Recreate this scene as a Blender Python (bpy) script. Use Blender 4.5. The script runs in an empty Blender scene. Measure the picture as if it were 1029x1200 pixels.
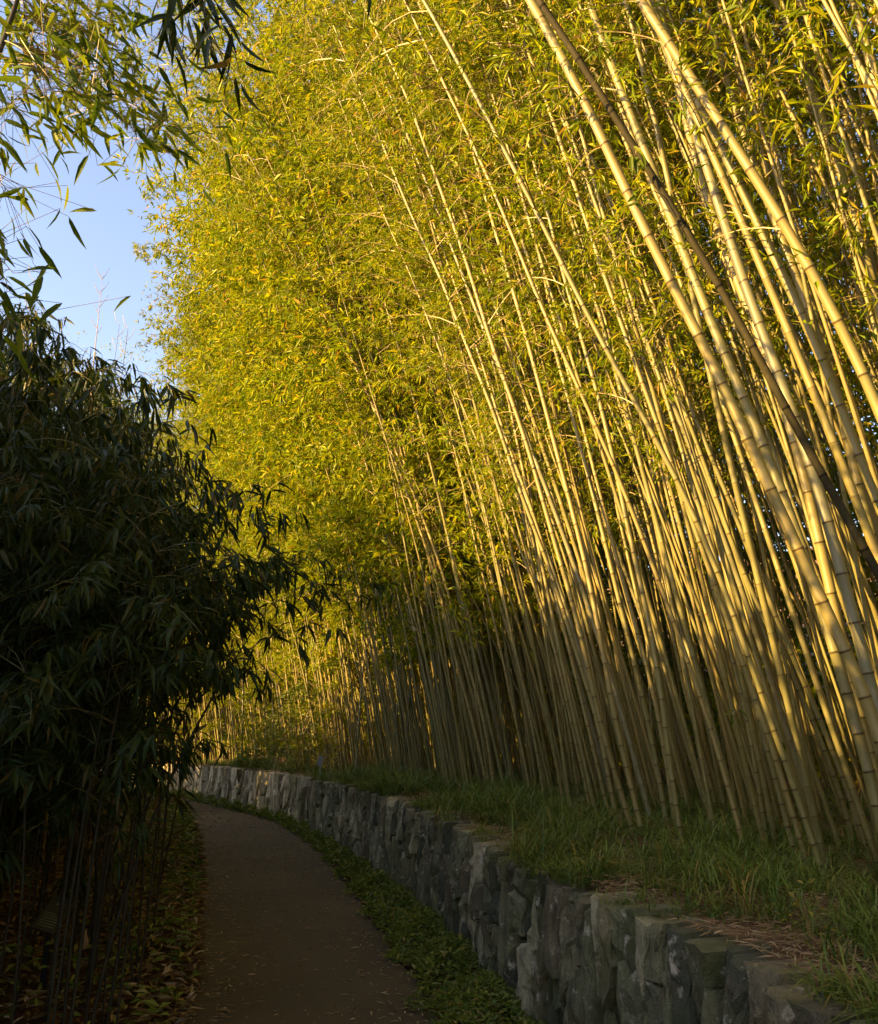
import bpy, math, random
import numpy as np
from mathutils import Vector

rng = np.random.default_rng(7)
random.seed(7)
C = bpy.context.scene.collection
S = bpy.context.scene

# ------------------------------------------------------------------ camera, sky, sun, exposure
F, PITCH, EYE = 1050.0, math.radians(14.4), 1.6
cam_d = bpy.data.cameras.new('camera')
cam_d.sensor_fit = 'HORIZONTAL'
cam_d.sensor_width = 36.0
cam_d.lens = F / 1029.0 * 36.0
cam_d.clip_start, cam_d.clip_end = 0.05, 2000
cam = bpy.data.objects.new('camera', cam_d)
C.objects.link(cam)
cam.location = (0, 0, EYE)
cam.rotation_euler = (math.pi / 2 + PITCH, 0, 0)
S.camera = cam

SUN_EL = math.radians(19.0)
SUN_AZ = np.array([-0.93, -0.37]); SUN_AZ /= np.linalg.norm(SUN_AZ)
w = bpy.data.worlds.new('World')
S.world = w
w.use_nodes = True
wt = w.node_tree
sky = wt.nodes.new('ShaderNodeTexSky')
sky.sky_type = 'NISHITA'
sky.sun_disc = False
sky.sun_elevation = SUN_EL
sky.sun_rotation = math.atan2(SUN_AZ[0], SUN_AZ[1]) % (2 * math.pi)
sky.air_density, sky.dust_density, sky.ozone_density = 1.0, 1.2, 1.5
tint = wt.nodes.new('ShaderNodeMix'); tint.data_type = 'RGBA'; tint.blend_type = 'MULTIPLY'; tint.inputs[0].default_value = 1.0
tint.inputs[7].default_value = (1.16, 0.97, 0.94, 1)      # the evening white balance of the picture
wt.links.new(sky.outputs[0], tint.inputs[6])
wt.links.new(tint.outputs[2], wt.nodes['Background'].inputs[0])
wt.nodes['Background'].inputs[1].default_value = 0.098

sd = bpy.data.lights.new('sun', 'SUN')
sd.energy = 5.0
sd.angle = math.radians(0.5)
sd.color = (1.0, 0.62, 0.20)
sun = bpy.data.objects.new('sun', sd)
C.objects.link(sun)
to_sun = Vector((SUN_AZ[0] * math.cos(SUN_EL), SUN_AZ[1] * math.cos(SUN_EL), math.sin(SUN_EL)))
sun.rotation_euler = to_sun.to_track_quat('Z', 'Y').to_euler()
sun.location = (-20, -10, 20)

S.view_settings.view_transform = 'Standard'
S.view_settings.look = 'None'
S.view_settings.gamma = 1.0
S.view_settings.use_curve_mapping = False
S.view_settings.exposure = 2.25
S.cycles.max_bounces = 6
S.cycles.diffuse_bounces = 3
S.cycles.transmission_bounces = 4
S.cycles.glossy_bounces = 2
S.cycles.sample_clamp_indirect = 4.0

# ------------------------------------------------------------------ helpers
def ray(u, v):
    x, y = (u - 514.5) / F, (600.0 - v) / F
    c, s = math.cos(PITCH), math.sin(PITCH)
    return np.array([x, c - y * s, s + y * c])

def at_h(u, v, h):            # where the sight line through a photo point meets height h
    d = ray(u, v); t = (h - EYE) / d[2]
    return np.array([0, 0, EYE]) + t * d

def at_y(u, v, Y):            # ... meets the distance Y
    d = ray(u, v); t = Y / d[1]
    return np.array([0, 0, EYE]) + t * d

def to_px(p):
    c, s = math.cos(PITCH), math.sin(PITCH)
    z = p[2] - EYE
    dep = p[1] * c + z * s
    up = -p[1] * s + z * c
    return 514.5 + F * p[0] / dep, 600 - F * up / dep, dep

class MB:
    """collects vertices, faces of any size and one random value / one node value per vertex"""
    def __init__(self):
        self.v, self.f, self.r, self.n, self.k = [], [], [], [], 0
    def add(self, verts, faces, rnd=0.5, nd=0.0):
        verts = np.asarray(verts, float).reshape(-1, 3)
        n = len(verts)
        self.v.append(verts)
        self.r.append(np.broadcast_to(np.asarray(rnd, float), (n,)))
        self.n.append(np.broadcast_to(np.asarray(nd, float), (n,)))
        if isinstance(faces, np.ndarray):
            self.f.append(faces + self.k)
        else:
            by = {}
            for q in faces: by.setdefault(len(q), []).append(q)
            for q in by.values(): self.f.append(np.asarray(q, int) + self.k)
        self.k += n
        return self
    def mesh(self, name, mat, smooth=False):
        me = bpy.data.meshes.new(name)
        if self.k:
            v = np.concatenate(self.v)
            me.vertices.add(len(v)); me.vertices.foreach_set('co', v.astype(np.float32).ravel())
            idx = np.concatenate([q.ravel() for q in self.f]).astype(np.int32)
            size = np.concatenate([np.full(len(q), q.shape[1]) for q in self.f]).astype(np.int32)
            start = np.concatenate([[0], np.cumsum(size)[:-1]]).astype(np.int32)
            me.loops.add(len(idx)); me.loops.foreach_set('vertex_index', idx)
            me.polygons.add(len(size)); me.polygons.foreach_set('loop_start', start)
            me.polygons.foreach_set('loop_total', size)
            me.polygons.foreach_set('use_smooth', np.full(len(size), smooth))
            me.update(calc_edges=True)
            a = me.attributes.new('rnd', 'FLOAT', 'POINT'); a.data.foreach_set('value', np.concatenate(self.r).astype(np.float32))
            a = me.attributes.new('nd', 'FLOAT', 'POINT'); a.data.foreach_set('value', np.concatenate(self.n).astype(np.float32))
        me.materials.append(mat)
        return me

def link(name, me, parent=None, kind=None, smooth=None):
    o = bpy.data.objects.new(name, me); C.objects.link(o)
    if parent is not None: o.parent = parent
    if kind: o['kind'] = kind
    return o

def build(name, mb, mat, parent=None, kind=None, smooth=False):
    return link(name, mb.mesh(name, mat, smooth), parent, kind)

def tag(o, label, cat, group=None):
    o['label'] = label; o['category'] = cat
    if group: o['group'] = group
    return o

def thing(name, label, cat, loc=(0, 0, 0), group=None):
    o = bpy.data.objects.new(name, None); C.objects.link(o)
    o.location = [float(q) for q in loc]
    o.empty_display_size = 0.2
    return tag(o, label, cat, group)

def norm(a):
    return a / np.maximum(np.linalg.norm(a, axis=-1, keepdims=True), 1e-9)

def tube(mb, pts, rad, sides=8, rnd=0.5, nd=None, cap=True):
    pts = np.asarray(pts, float); n = len(pts)
    rad = np.broadcast_to(np.asarray(rad, float), (n,))
    t = norm(np.gradient(pts, axis=0))
    ref = np.array([0, 1.0, 0]) if abs(t[:, 1]).mean() < 0.8 else np.array([1.0, 0, 0])
    a = norm(np.cross(t, ref)); b = np.cross(t, a)
    th = np.arange(sides) / sides * 2 * np.pi
    ring = pts[:, None] + rad[:, None, None] * (np.cos(th)[None, :, None] * a[:, None] + np.sin(th)[None, :, None] * b[:, None])
    i, j = np.meshgrid(np.arange(n - 1), np.arange(sides), indexing='ij')
    j2 = (j + 1) % sides
    q = np.stack([i * sides + j, i * sides + j2, (i + 1) * sides + j2, (i + 1) * sides + j], -1).reshape(-1, 4)
    nn = np.zeros(n) if nd is None else np.asarray(nd)
    mb.add(ring.reshape(-1, 3), q, rnd, np.repeat(nn, sides))
    if cap:
        mb.add(ring[-1], np.array([list(range(sides))]), rnd, nn[-1])

def leaves2(mb, P, D, N, L, W, rnd):
    """small leaves: a folded lozenge of two triangles each"""
    D = norm(D); s = norm(np.cross(D, N)); u = np.cross(s, D)
    L = np.asarray(L)[:, None]; W = np.asarray(W)[:, None]
    m = P + D * L * 0.4 + u * W * 0.25
    v = np.stack([P, m - s * W * 0.5, P + D * L - u * L * 0.10, m + s * W * 0.5], 1)
    k = len(P)
    b = np.arange(k)[:, None] * 4
    f = np.concatenate([b + np.array([[0, 1, 2]]), b + np.array([[0, 2, 3]])])
    mb.add(v.reshape(-1, 3), f, np.repeat(rnd, 4))

def leaves6(mb, P, D, N, L, W, rnd, droop=0.25):
    """near leaves: lanceolate blade folded along its midrib, arching down (8 triangles)"""
    D = norm(D); s = norm(np.cross(D, N)); u = np.cross(s, D)
    L = np.asarray(L)[:, None]; W = np.asarray(W)[:, None]
    def mid(t): return P + D * L * t - u * L * droop * t * t - np.array([0, 0, 1.0]) * L * droop * 0.5 * t * t
    def side(t, wd, sg): return mid(t) + sg * s * W * 0.5 * wd + u * W * 0.16 * wd
    v = np.stack([mid(0), side(.16, .75, -1), mid(.16), side(.16, .75, 1), side(.48, 1, -1), mid(.48), side(.48, 1, 1),
                  side(.78, .52, -1), mid(.78), side(.78, .52, 1), mid(1.0)], 1)
    b = np.arange(len(P))[:, None] * 11
    tr = np.concatenate([b + np.array([t]) for t in ([0, 1, 2], [0, 2, 3], [7, 10, 8], [8, 10, 9])])
    qd = np.concatenate([b + np.array([t]) for t in ([1, 4, 5, 2], [2, 5, 6, 3], [4, 7, 8, 5], [5, 8, 9, 6])])
    k0 = mb.k
    mb.add(v.reshape(-1, 3), tr, np.repeat(rnd, 11))
    mb.f.append(qd + k0)

# ------------------------------------------------------------------ materials
def mat(name):
    m = bpy.data.materials.new(name); m.use_nodes = True
    nt = m.node_tree
    return m, nt, nt.nodes['Principled BSDF']

def nd_(nt, t, **kw):
    n = nt.nodes.new(t)
    for k, v in kw.items(): setattr(n, k, v)
    return n

def ramp(nt, fac, stops, interp='LINEAR'):
    r = nt.nodes.new('ShaderNodeValToRGB'); e = r.color_ramp.elements
    r.color_ramp.interpolation = interp
    while len(e) < len(stops): e.new(0.5)
    for q, (p, c) in zip(e, stops):
        q.position = p; q.color = (*c, 1)
    nt.links.new(fac, r.inputs[0])
    return r.outputs[0]

def mixc(nt, fac, a, b, mode='MIX'):
    m = nt.nodes.new('ShaderNodeMix'); m.data_type = 'RGBA'; m.blend_type = mode
    if isinstance(fac, (int, float)): m.inputs[0].default_value = fac
    else: nt.links.new(fac, m.inputs[0])
    for s, q in ((6, a), (7, b)):
        if isinstance(q, tuple): m.inputs[s].default_value = (*q, 1)
        else: nt.links.new(q, m.inputs[s])
    return m.outputs[2]

def math_(nt, op, a, b=None, clamp=False):
    m = nt.nodes.new('ShaderNodeMath'); m.operation = op; m.use_clamp = clamp
    for i, q in enumerate((a, b)):
        if q is None: continue
        if isinstance(q, (int, float)): m.inputs[i].default_value = q
        else: nt.links.new(q, m.inputs[i])
    return m.outputs[0]

def attr(nt, n='rnd'):
    a = nt.nodes.new('ShaderNodeAttribute'); a.attribute_name = n
    return a.outputs['Fac']

def objrand(nt): return nt.nodes.new('ShaderNodeObjectInfo').outputs['Random']

def coords(nt, kind='Object', scale=(1, 1, 1)):
    t = nt.nodes.new('ShaderNodeTexCoord'); m = nt.nodes.new('ShaderNodeMapping')
    m.inputs['Scale'].default_value = scale
    nt.links.new(t.outputs[kind], m.inputs[0]); return m.outputs[0]

def wcoords(nt, scale=(1, 1, 1)):
    g = nt.nodes.new('ShaderNodeNewGeometry'); m = nt.nodes.new('ShaderNodeMapping')
    m.inputs['Scale'].default_value = scale
    nt.links.new(g.outputs['Position'], m.inputs[0]); return m.outputs[0]

def noise(nt, vec, scale, detail=4, rough=0.55):
    n = nt.nodes.new('ShaderNodeTexNoise'); n.inputs['Scale'].default_value = scale
    n.inputs['Detail'].default_value = detail; n.inputs['Roughness'].default_value = rough
    nt.links.new(vec, n.inputs['Vector']); return n.outputs['Fac']

def bump(nt, p, h, strength=0.4, dist=0.01):
    b = nt.nodes.new('ShaderNodeBump'); b.inputs['Strength'].default_value = strength
    b.inputs['Distance'].default_value = dist
    nt.links.new(h, b.inputs['Height']); nt.links.new(b.outputs[0], p.inputs['Normal'])

def leaf_mat(name, stops, trans=0.4, tmul=(1.0, 1.0, 0.5), rough=0.45, spec=0.3):
    m, nt, p = mat(name)
    r = math_(nt, 'FRACT', math_(nt, 'ADD', attr(nt), math_(nt, 'MULTIPLY', objrand(nt), 0.37)))
    c = ramp(nt, r, stops)
    nt.links.new(c, p.inputs['Base Color'])
    p.inputs['Roughness'].default_value = rough
    p.inputs['Specular IOR Level'].default_value = spec
    tb = nt.nodes.new('ShaderNodeBsdfTranslucent')
    nt.links.new(mixc(nt, 1.0, c, tmul, 'MULTIPLY'), tb.inputs[0])
    mx = nt.nodes.new('ShaderNodeMixShader'); mx.inputs[0].default_value = trans
    nt.links.new(p.outputs[0], mx.inputs[1]); nt.links.new(tb.outputs[0], mx.inputs[2])
    nt.links.new(mx.outputs[0], nt.nodes['Material Output'].inputs[0])
    return m

def culm_mat(name, tones, scar=(0.06, 0.033, 0.015), bloom=(0.22, 0.19, 0.07), rough=0.48):
    m, nt, p = mat(name)
    r = math_(nt, 'ADD', math_(nt, 'MULTIPLY', attr(nt), 0.7), math_(nt, 'MULTIPLY', objrand(nt), 0.3))
    v = coords(nt, 'Object', (1, 1, 0.12))
    n1 = noise(nt, v, 30, 4)
    n2 = noise(nt, wcoords(nt), 3.0, 3)
    n3 = noise(nt, wcoords(nt), 45.0, 4, 0.7)
    f = math_(nt, 'ADD', math_(nt, 'MULTIPLY', r, 0.80), math_(nt, 'MULTIPLY', math_(nt, 'SUBTRACT', n2, 0.5), 1.3))
    f = math_(nt, 'ADD', f, 0.06, True)
    c = ramp(nt, f, [(i / (len(tones) - 1), t) for i, t in enumerate(tones)])
    c = mixc(nt, math_(nt, 'MULTIPLY', math_(nt, 'SUBTRACT', n1, 0.45, True), 1.6, True), c, (0.10, 0.085, 0.035))
    c = mixc(nt, math_(nt, 'MULTIPLY', math_(nt, 'SUBTRACT', n3, 0.55, True), 6.0, True), c, mixc(nt, 0.7, c, (0.09, 0.075, 0.04)))
    n = attr(nt, 'nd')
    c = mixc(nt, math_(nt, 'MULTIPLY', math_(nt, 'SUBTRACT', n, 0.5, True), 1.9, True), c, scar)
    pale = math_(nt, 'MULTIPLY', math_(nt, 'COMPARE', n, 0.25), 0.6)
    c = mixc(nt, pale, c, bloom)
    nt.links.new(c, p.inputs['Base Color'])
    p.inputs['Roughness'].default_value = rough
    p.inputs['Specular IOR Level'].default_value = 0.45
    bump(nt, p, n1, 0.15, 0.002)
    return m

M_culm = culm_mat('bamboo_culm_skin', [(0.026, 0.050, 0.008), (0.062, 0.088, 0.011), (0.120, 0.116, 0.012), (0.185, 0.134, 0.016), (0.24, 0.168, 0.028)])
M_culm_olive = culm_mat('olive_culm_skin', [(0.06, 0.07, 0.02), (0.10, 0.10, 0.03), (0.17, 0.13, 0.05)], bloom=(0.2, 0.19, 0.1))
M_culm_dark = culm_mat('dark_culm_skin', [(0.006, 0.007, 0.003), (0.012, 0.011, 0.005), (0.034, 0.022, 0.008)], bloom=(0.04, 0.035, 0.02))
M_culm_brown_shaded = culm_mat('brown_shaded_culm_skin', [(0.006, 0.008, 0.003), (0.011, 0.011, 0.004), (0.024, 0.017, 0.007)], bloom=(0.04, 0.034, 0.014), scar=(0.004, 0.003, 0.002), rough=0.75)  # brown-olive skin, blackened: the shade on the slanting culm is put into its colour
M_culm_brown_shaded.node_tree.nodes['Principled BSDF'].inputs['Specular IOR Level'].default_value = 0.12
M_twig = culm_mat('twig_skin', [(0.20, 0.16, 0.05), (0.32, 0.20, 0.06), (0.36, 0.17, 0.05)])
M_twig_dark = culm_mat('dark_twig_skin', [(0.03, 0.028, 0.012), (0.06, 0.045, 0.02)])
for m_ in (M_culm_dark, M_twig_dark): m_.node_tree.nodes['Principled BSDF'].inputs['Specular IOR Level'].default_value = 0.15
M_leaf = leaf_mat('bamboo_leaf', [(0, (0.09, 0.14, 0.008)), (0.3, (0.17, 0.235, 0.006)), (0.7, (0.295, 0.32, 0.008)), (0.93, (0.38, 0.345, 0.012)), (0.985, (0.38, 0.22, 0.03)), (1, (0.09, 0.14, 0.008))], 0.46, spec=0.15)
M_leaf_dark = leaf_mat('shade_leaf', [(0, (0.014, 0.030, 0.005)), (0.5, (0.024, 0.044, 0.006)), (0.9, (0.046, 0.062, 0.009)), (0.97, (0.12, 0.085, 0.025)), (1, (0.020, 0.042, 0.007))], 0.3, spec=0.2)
M_grass = leaf_mat('grass_blade', [(0, (0.04, 0.085, 0.014)), (0.5, (0.09, 0.155, 0.024)), (0.88, (0.18, 0.22, 0.035)), (0.95, (0.32, 0.21, 0.05)), (1, (0.035, 0.075, 0.014))], 0.25)
M_cover = leaf_mat('cover_leaf', [(0, (0.07, 0.115, 0.014)), (0.5, (0.14, 0.19, 0.022)), (0.88, (0.24, 0.25, 0.035)), (0.95, (0.38, 0.29, 0.08)), (1, (0.07, 0.115, 0.014))], 0.25)
M_straw = leaf_mat('dry_straw', [(0, (0.24, 0.15, 0.07)), (0.4, (0.38, 0.25, 0.12)), (0.8, (0.50, 0.37, 0.20)), (1, (0.20, 0.11, 0.05))], 0.1)
M_litter = leaf_mat('fallen_leaf_skin', [(0, (0.07, 0.040, 0.013)), (0.45, (0.17, 0.095, 0.027)), (0.8, (0.34, 0.21, 0.07)), (0.95, (0.45, 0.36, 0.2)), (1, (0.08, 0.045, 0.02))], 0.1)
M_yellow = leaf_mat('yellow_leaf', [(0, (0.45, 0.33, 0.02)), (0.6, (0.5, 0.40, 0.03)), (1, (0.25, 0.28, 0.03))], 0.35)

M_weed = leaf_mat('weed_leaf', [(0, (0.06, 0.09, 0.015)), (0.6, (0.12, 0.14, 0.02)), (0.75, (0.35, 0.27, 0.03)), (1, (0.06, 0.08, 0.015))], 0.3)

def plain(name, col, rough=0.7, spec=0.3):
    m, nt, p = mat(name)
    n = noise(nt, coords(nt), 25, 4)
    c = mixc(nt, n, tuple(q * 0.65 for q in col), tuple(min(1, q * 1.3) for q in col))
    nt.links.new(c, p.inputs['Base Color'])
    p.inputs['Roughness'].default_value = rough
    p.inputs['Specular IOR Level'].default_value = spec
    return m

def make_asphalt():
    m, nt, p = mat('asphalt')
    v = coords(nt)
    a, b, c2 = noise(nt, v, 0.7, 5), noise(nt, v, 160, 2, 0.7), noise(nt, v, 5, 5, 0.65)
    c = ramp(nt, a, [(0.3, (0.046, 0.033, 0.013)), (0.7, (0.088, 0.064, 0.026))])
    c = mixc(nt, math_(nt, 'MULTIPLY', math_(nt, 'SUBTRACT', b, 0.52, True), 4, True), c, (0.17, 0.135, 0.095))
    c = mixc(nt, math_(nt, 'MULTIPLY', math_(nt, 'SUBTRACT', c2, 0.55, True), 3, True), c, (0.028, 0.026, 0.018))
    nt.links.new(c, p.inputs['Base Color']); p.inputs['Roughness'].default_value = 0.85
    bump(nt, p, b, 0.6, 0.006)
    return m

def make_soil(name, lo, mid, hi, sc=14):
    m, nt, p = mat(name)
    v = coords(nt)
    a, b = noise(nt, v, sc, 6, 0.7), noise(nt, v, 1.2, 4)
    f = math_(nt, 'ADD', math_(nt, 'MULTIPLY', a, 0.75), math_(nt, 'MULTIPLY', b, 0.3))
    c = ramp(nt, f, [(0.35, lo), (0.52, mid), (0.7, hi)])
    nt.links.new(c, p.inputs['Base Color']); p.inputs['Roughness'].default_value = 0.95
    p.inputs['Specular IOR Level'].default_value = 0.1
    bump(nt, p, a, 0.8, 0.03)
    return m

def make_stone():
    m, nt, p = mat('slate_stone')
    v = wcoords(nt); vs = wcoords(nt, (1, 1, 0.22))
    r = attr(nt)
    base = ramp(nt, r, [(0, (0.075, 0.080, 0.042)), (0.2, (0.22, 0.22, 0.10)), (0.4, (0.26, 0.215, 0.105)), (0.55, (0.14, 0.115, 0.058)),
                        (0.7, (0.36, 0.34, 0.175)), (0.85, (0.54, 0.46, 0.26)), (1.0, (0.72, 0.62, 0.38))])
    st = noise(nt, vs, 22, 6, 0.7)
    c = mixc(nt, math_(nt, 'MULTIPLY', math_(nt, 'SUBTRACT', st, 0.46, True), 4.5, True), base, mixc(nt, 0.6, base, (0.045, 0.045, 0.03)))
    sp = noise(nt, v, 75, 3, 0.7)
    c = mixc(nt, math_(nt, 'MULTIPLY', math_(nt, 'SUBTRACT', sp, 0.55, True), 2.5, True), c, (0.05, 0.047, 0.033))
    rust = noise(nt, v, 6.5, 5)
    c = mixc(nt, math_(nt, 'MULTIPLY', math_(nt, 'SUBTRACT', rust, 0.55, True), 4, True), c, (0.14, 0.09, 0.04))
    moss = noise(nt, v, 2.6, 6, 0.65)
    c = mixc(nt, math_(nt, 'MULTIPLY', math_(nt, 'SUBTRACT', moss, 0.50, True), 5, True), c, (0.085, 0.09, 0.018))
    li = noise(nt, v, 8, 6, 0.7)
    c = mixc(nt, math_(nt, 'MULTIPLY', math_(nt, 'SUBTRACT', li, 0.575, True), 9, True), c, (0.64, 0.56, 0.40))
    nt.links.new(c, p.inputs['Base Color']); p.inputs['Roughness'].default_value = 0.8
    h = math_(nt, 'ADD', st, math_(nt, 'MULTIPLY', sp, 0.4))
    bump(nt, p, h, 1.0, 0.035)
    return m

M_asphalt = make_asphalt()
M_ground = make_soil('leafy_soil', (0.018, 0.011, 0.006), (0.055, 0.030, 0.013), (0.12, 0.065, 0.025), 20)
M_bank = make_soil('bank_soil', (0.05, 0.032, 0.016), (0.14, 0.085, 0.045), (0.26, 0.17, 0.09), 34)
M_stone = make_stone()
M_core = plain('wall_earth', (0.018, 0.015, 0.011), 0.95, 0.05)
M_metal = plain('dark_post_paint', (0.012, 0.012, 0.012), 0.5)
M_plaque = plain('plaque_green', (0.07, 0.062, 0.022), 0.45)
M_print = plain('plaque_print', (0.30, 0.25, 0.10), 0.5)
M_grey = plain('grey_tag', (0.30, 0.31, 0.33), 0.5)
M_sheath = plain('dry_sheath_skin', (0.22, 0.125, 0.042), 0.7)

# ------------------------------------------------------------------ the lay of the land
HW = 0.95
def hw_y(y): return np.interp(y, [2, 6, 9, 12], [0.80, 0.82, 0.90, 0.95])     # the wall stands a little higher farther off
def on_top(u, v, extra=0.0):
    h = 0.85
    for _ in range(12): h = float(hw_y(at_h(u, v, h + extra)[1]))
    return at_h(u, v, h + extra)
wall_px = [(1000, 1188), (930, 1150), (850, 1112), (760, 1075), (700, 1052), (650, 1033), (600, 1006), (550, 976), (500, 950),
           (450, 932), (400, 918), (350, 909.5), (300, 903), (250, 898), (215, 895)]
wall_pts = np.array([[1.55, -5.0], [1.5, -1.0], [1.45, 1.6]] + [list(on_top(u, v)[:2]) for u, v in wall_px] + [[-13.5, 32.2], [-20, 33.5], [-30, 33.5]])

def resample(pts, step, smooth=2):
    p = np.asarray(pts, float)
    for _ in range(smooth):
        q = [p[0]]
        for a, b in zip(p[:-1], p[1:]): q += [a * .75 + b * .25, a * .25 + b * .75]
        q.append(p[-1]); p = np.array(q)
    d = np.concatenate([[0], np.cumsum(np.linalg.norm(np.diff(p, axis=0), axis=1))])
    s = np.arange(0, d[-1], step)
    return np.stack([np.interp(s, d, p[:, i]) for i in range(p.shape[1])], 1), s

WP, WS = resample(wall_pts, 0.1)
WT = norm(np.gradient(WP, axis=0))
k = np.ones(9) / 9
WT = norm(np.stack([np.convolve(np.pad(WT[:, i], 4, mode='edge'), k, 'valid') for i in range(2)], 1))
WN = np.stack([-WT[:, 1], WT[:, 0]], 1)            # towards the path (left of travel)

def wall_at(s):
    p = np.stack([np.interp(s, WS, WP[:, i]) for i in range(2)], -1)
    n = norm(np.stack([np.interp(s, WS, WN[:, i]) for i in range(2)], -1))
    return p, n

def wall_s_of(xy):
    return WS[np.argmin(((WP - np.asarray(xy)[:2]) ** 2).sum(1))]

def hw_s(s): return hw_y(np.interp(s, WS, WP[:, 1]))

def bank_z(s, t):
    return hw_s(s) - 0.02 + 0.02 * np.minimum(t, 6) + 0.035 * np.sin(s * 1.7) * np.sin(t * 2.1 + s) + 0.42 * np.maximum(t - 11, 0) + 0.02 * np.sin(s * 4.3 + t * 5)

def bank_pt(s, t):
    p, n = wall_at(s)
    q = p - n * np.asarray(t)[..., None]
    return np.concatenate([q, bank_z(s, t)[..., None]], -1)

S_NEAR = wall_s_of((1.4, 2.9))
S_END = wall_s_of((-16, 33))

# ground: one sheet out to the horizon, finer near the path
mb = MB()
gx = np.concatenate([[-600, -200, -80, -40], np.linspace(-20, 12, 90), [40, 80, 200, 600]])
gy = np.concatenate([[-300, -80, -20], np.linspace(-6, 45, 120), [80, 200, 800]])
X, Y = np.meshgrid(gx, gy, indexing='ij')

left_px = [(228, 1200), (233, 1100), (236, 1022), (229, 980), (219, 952), (209, 937)]
right_px = [(512, 1200), (478, 1130), (440, 1075), (400, 1022), (365, 985), (320, 958), (280, 944), (243, 935.5)]
PL = np.array([[-0.95, -5], [-1.05, 0], [-1.25, 3]] + [list(at_h(u, v, 0)[:2]) for u, v in left_px] + [[-12, 29.3], [-30, 30]])
PR = np.array([[0.5, -5], [0.45, 0], [0.25, 3]] + [list(at_h(u, v, 0)[:2]) for u, v in right_px] + [[-12.5, 31.2], [-30, 31.8]])
PLr, _ = resample(PL, 0.2); PRr, _ = resample(PR, 0.2)
def left_edge_x(y): return np.interp(y, PLr[:, 1], PLr[:, 0])
def right_edge_x(y): return np.interp(y, PRr[:, 1], PRr[:, 0])

inside = (X > left_edge_x(Y) - 0.35) & (Y < 33)
Z = np.where(inside, -0.02, -0.02 + 0.05 * np.sin(X * 2.3) * np.sin(Y * 1.7) + 0.03)
Z[(np.abs(X) > 30) | (Y > 50)] = -0.03
n, m_ = X.shape
i, j = np.meshgrid(np.arange(n - 1), np.arange(m_ - 1), indexing='ij')
q = np.stack([i * m_ + j, (i + 1) * m_ + j, (i + 1) * m_ + j + 1, i * m_ + j + 1], -1).reshape(-1, 4)
mb.add(np.stack([X, Y, Z], -1).reshape(-1, 3), q)
build('ground', mb, M_ground, kind='structure', smooth=True)

# path
N = 160
def even(p, n):
    d = np.concatenate([[0], np.cumsum(np.linalg.norm(np.diff(p, axis=0), axis=1))])
    s = np.linspace(0, d[-1], n)
    return np.stack([np.interp(s, d, p[:, i]) for i in range(2)], 1)
ea, eb = even(PLr, N), even(PRr, N)
wob = lambda n, a: a * np.convolve(rng.normal(size=n + 4), np.ones(5) / 5, 'valid')
ea = ea + np.stack([wob(N, .05), wob(N, .02)], 1); eb = eb + np.stack([wob(N, .05), wob(N, .02)], 1)
K = 7
fr = np.linspace(0, 1, K)
pv = ea[:, None] * (1 - fr)[None, :, None] + eb[:, None] * fr[None, :, None]
pz = np.tile(0.012 - 0.025 * (2 * np.abs(fr - .5)) ** 2, (N, 1))
mb = MB()
i, j = np.meshgrid(np.arange(N - 1), np.arange(K - 1), indexing='ij')
q = np.stack([i * K + j, i * K + j + 1, (i + 1) * K + j + 1, (i + 1) * K + j], -1).reshape(-1, 4)
mb.add(np.concatenate([pv, pz[..., None]], -1).reshape(-1, 3), q)
build('path', mb, M_asphalt, kind='structure', smooth=True)

# bank behind the wall
ss = np.arange(0, WS[-1] - 0.5, 0.25)
tt = np.array([0.05, 0.13, 0.25, 0.45, 0.7, 1.0, 1.4, 2, 2.8, 4, 6, 8.5, 11, 14, 18, 24, 40])
SS, TT = np.meshgrid(ss, tt, indexing='ij')
V = bank_pt(SS, TT)
V[:, 0, 2] -= 0.13; V[:, 1, 2] -= 0.02
n, m_ = SS.shape
i, j = np.meshgrid(np.arange(n - 1), np.arange(m_ - 1), indexing='ij')
q = np.stack([i * m_ + j, i * m_ + j + 1, (i + 1) * m_ + j + 1, (i + 1) * m_ + j], -1).reshape(-1, 4)
mb = MB().add(V.reshape(-1, 3), q)
build('bank', mb, M_bank, kind='structure', smooth=True)

# ------------------------------------------------------------------ retaining wall of upright slabs
wall = thing('retaining_wall', 'long curving dry stone wall of upright grey slabs beside the path', 'wall', (*wall_at(S_NEAR)[0], 0))
WO = np.array(wall.location)
mb = MB()
cs = np.arange(0, WS[-1] - 0.3, 0.2)
p, nrm = wall_at(cs)
prof = [(-0.03, -0.1), (-0.09, 0.85), (-0.16, 0.86), (-0.16, -0.1)]
V = np.stack([np.concatenate([p + nrm * a, (z * (hw_s(cs) / HW if z > 0 else np.ones(len(cs))))[:, None]], 1) for a, z in prof], 1)
n = len(cs)
i, j = np.meshgrid(np.arange(n - 1), np.arange(3), indexing='ij')
q = np.stack([i * 4 + j, (i + 1) * 4 + j, (i + 1) * 4 + j + 1, i * 4 + j + 1], -1).reshape(-1, 4)
mb.add(V.reshape(-1, 3) - WO, q)
build('earth_core', mb, M_core, wall)

def clip(poly, n, c):                   # keep points with dot(n, p) <= c
    out = []
    for a, b in zip(poly, poly[1:] + poly[:1]):
        da, db = a[0] * n[0] + a[1] * n[1] - c, b[0] * n[0] + b[1] * n[1] - c
        if da <= 0: out.append(a)
        if (da < 0) != (db < 0) and abs(da - db) > 1e-12:
            t = da / (da - db); out.append((a[0] + (b[0] - a[0]) * t, a[1] + (b[1] - a[1]) * t))
    return out

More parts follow.
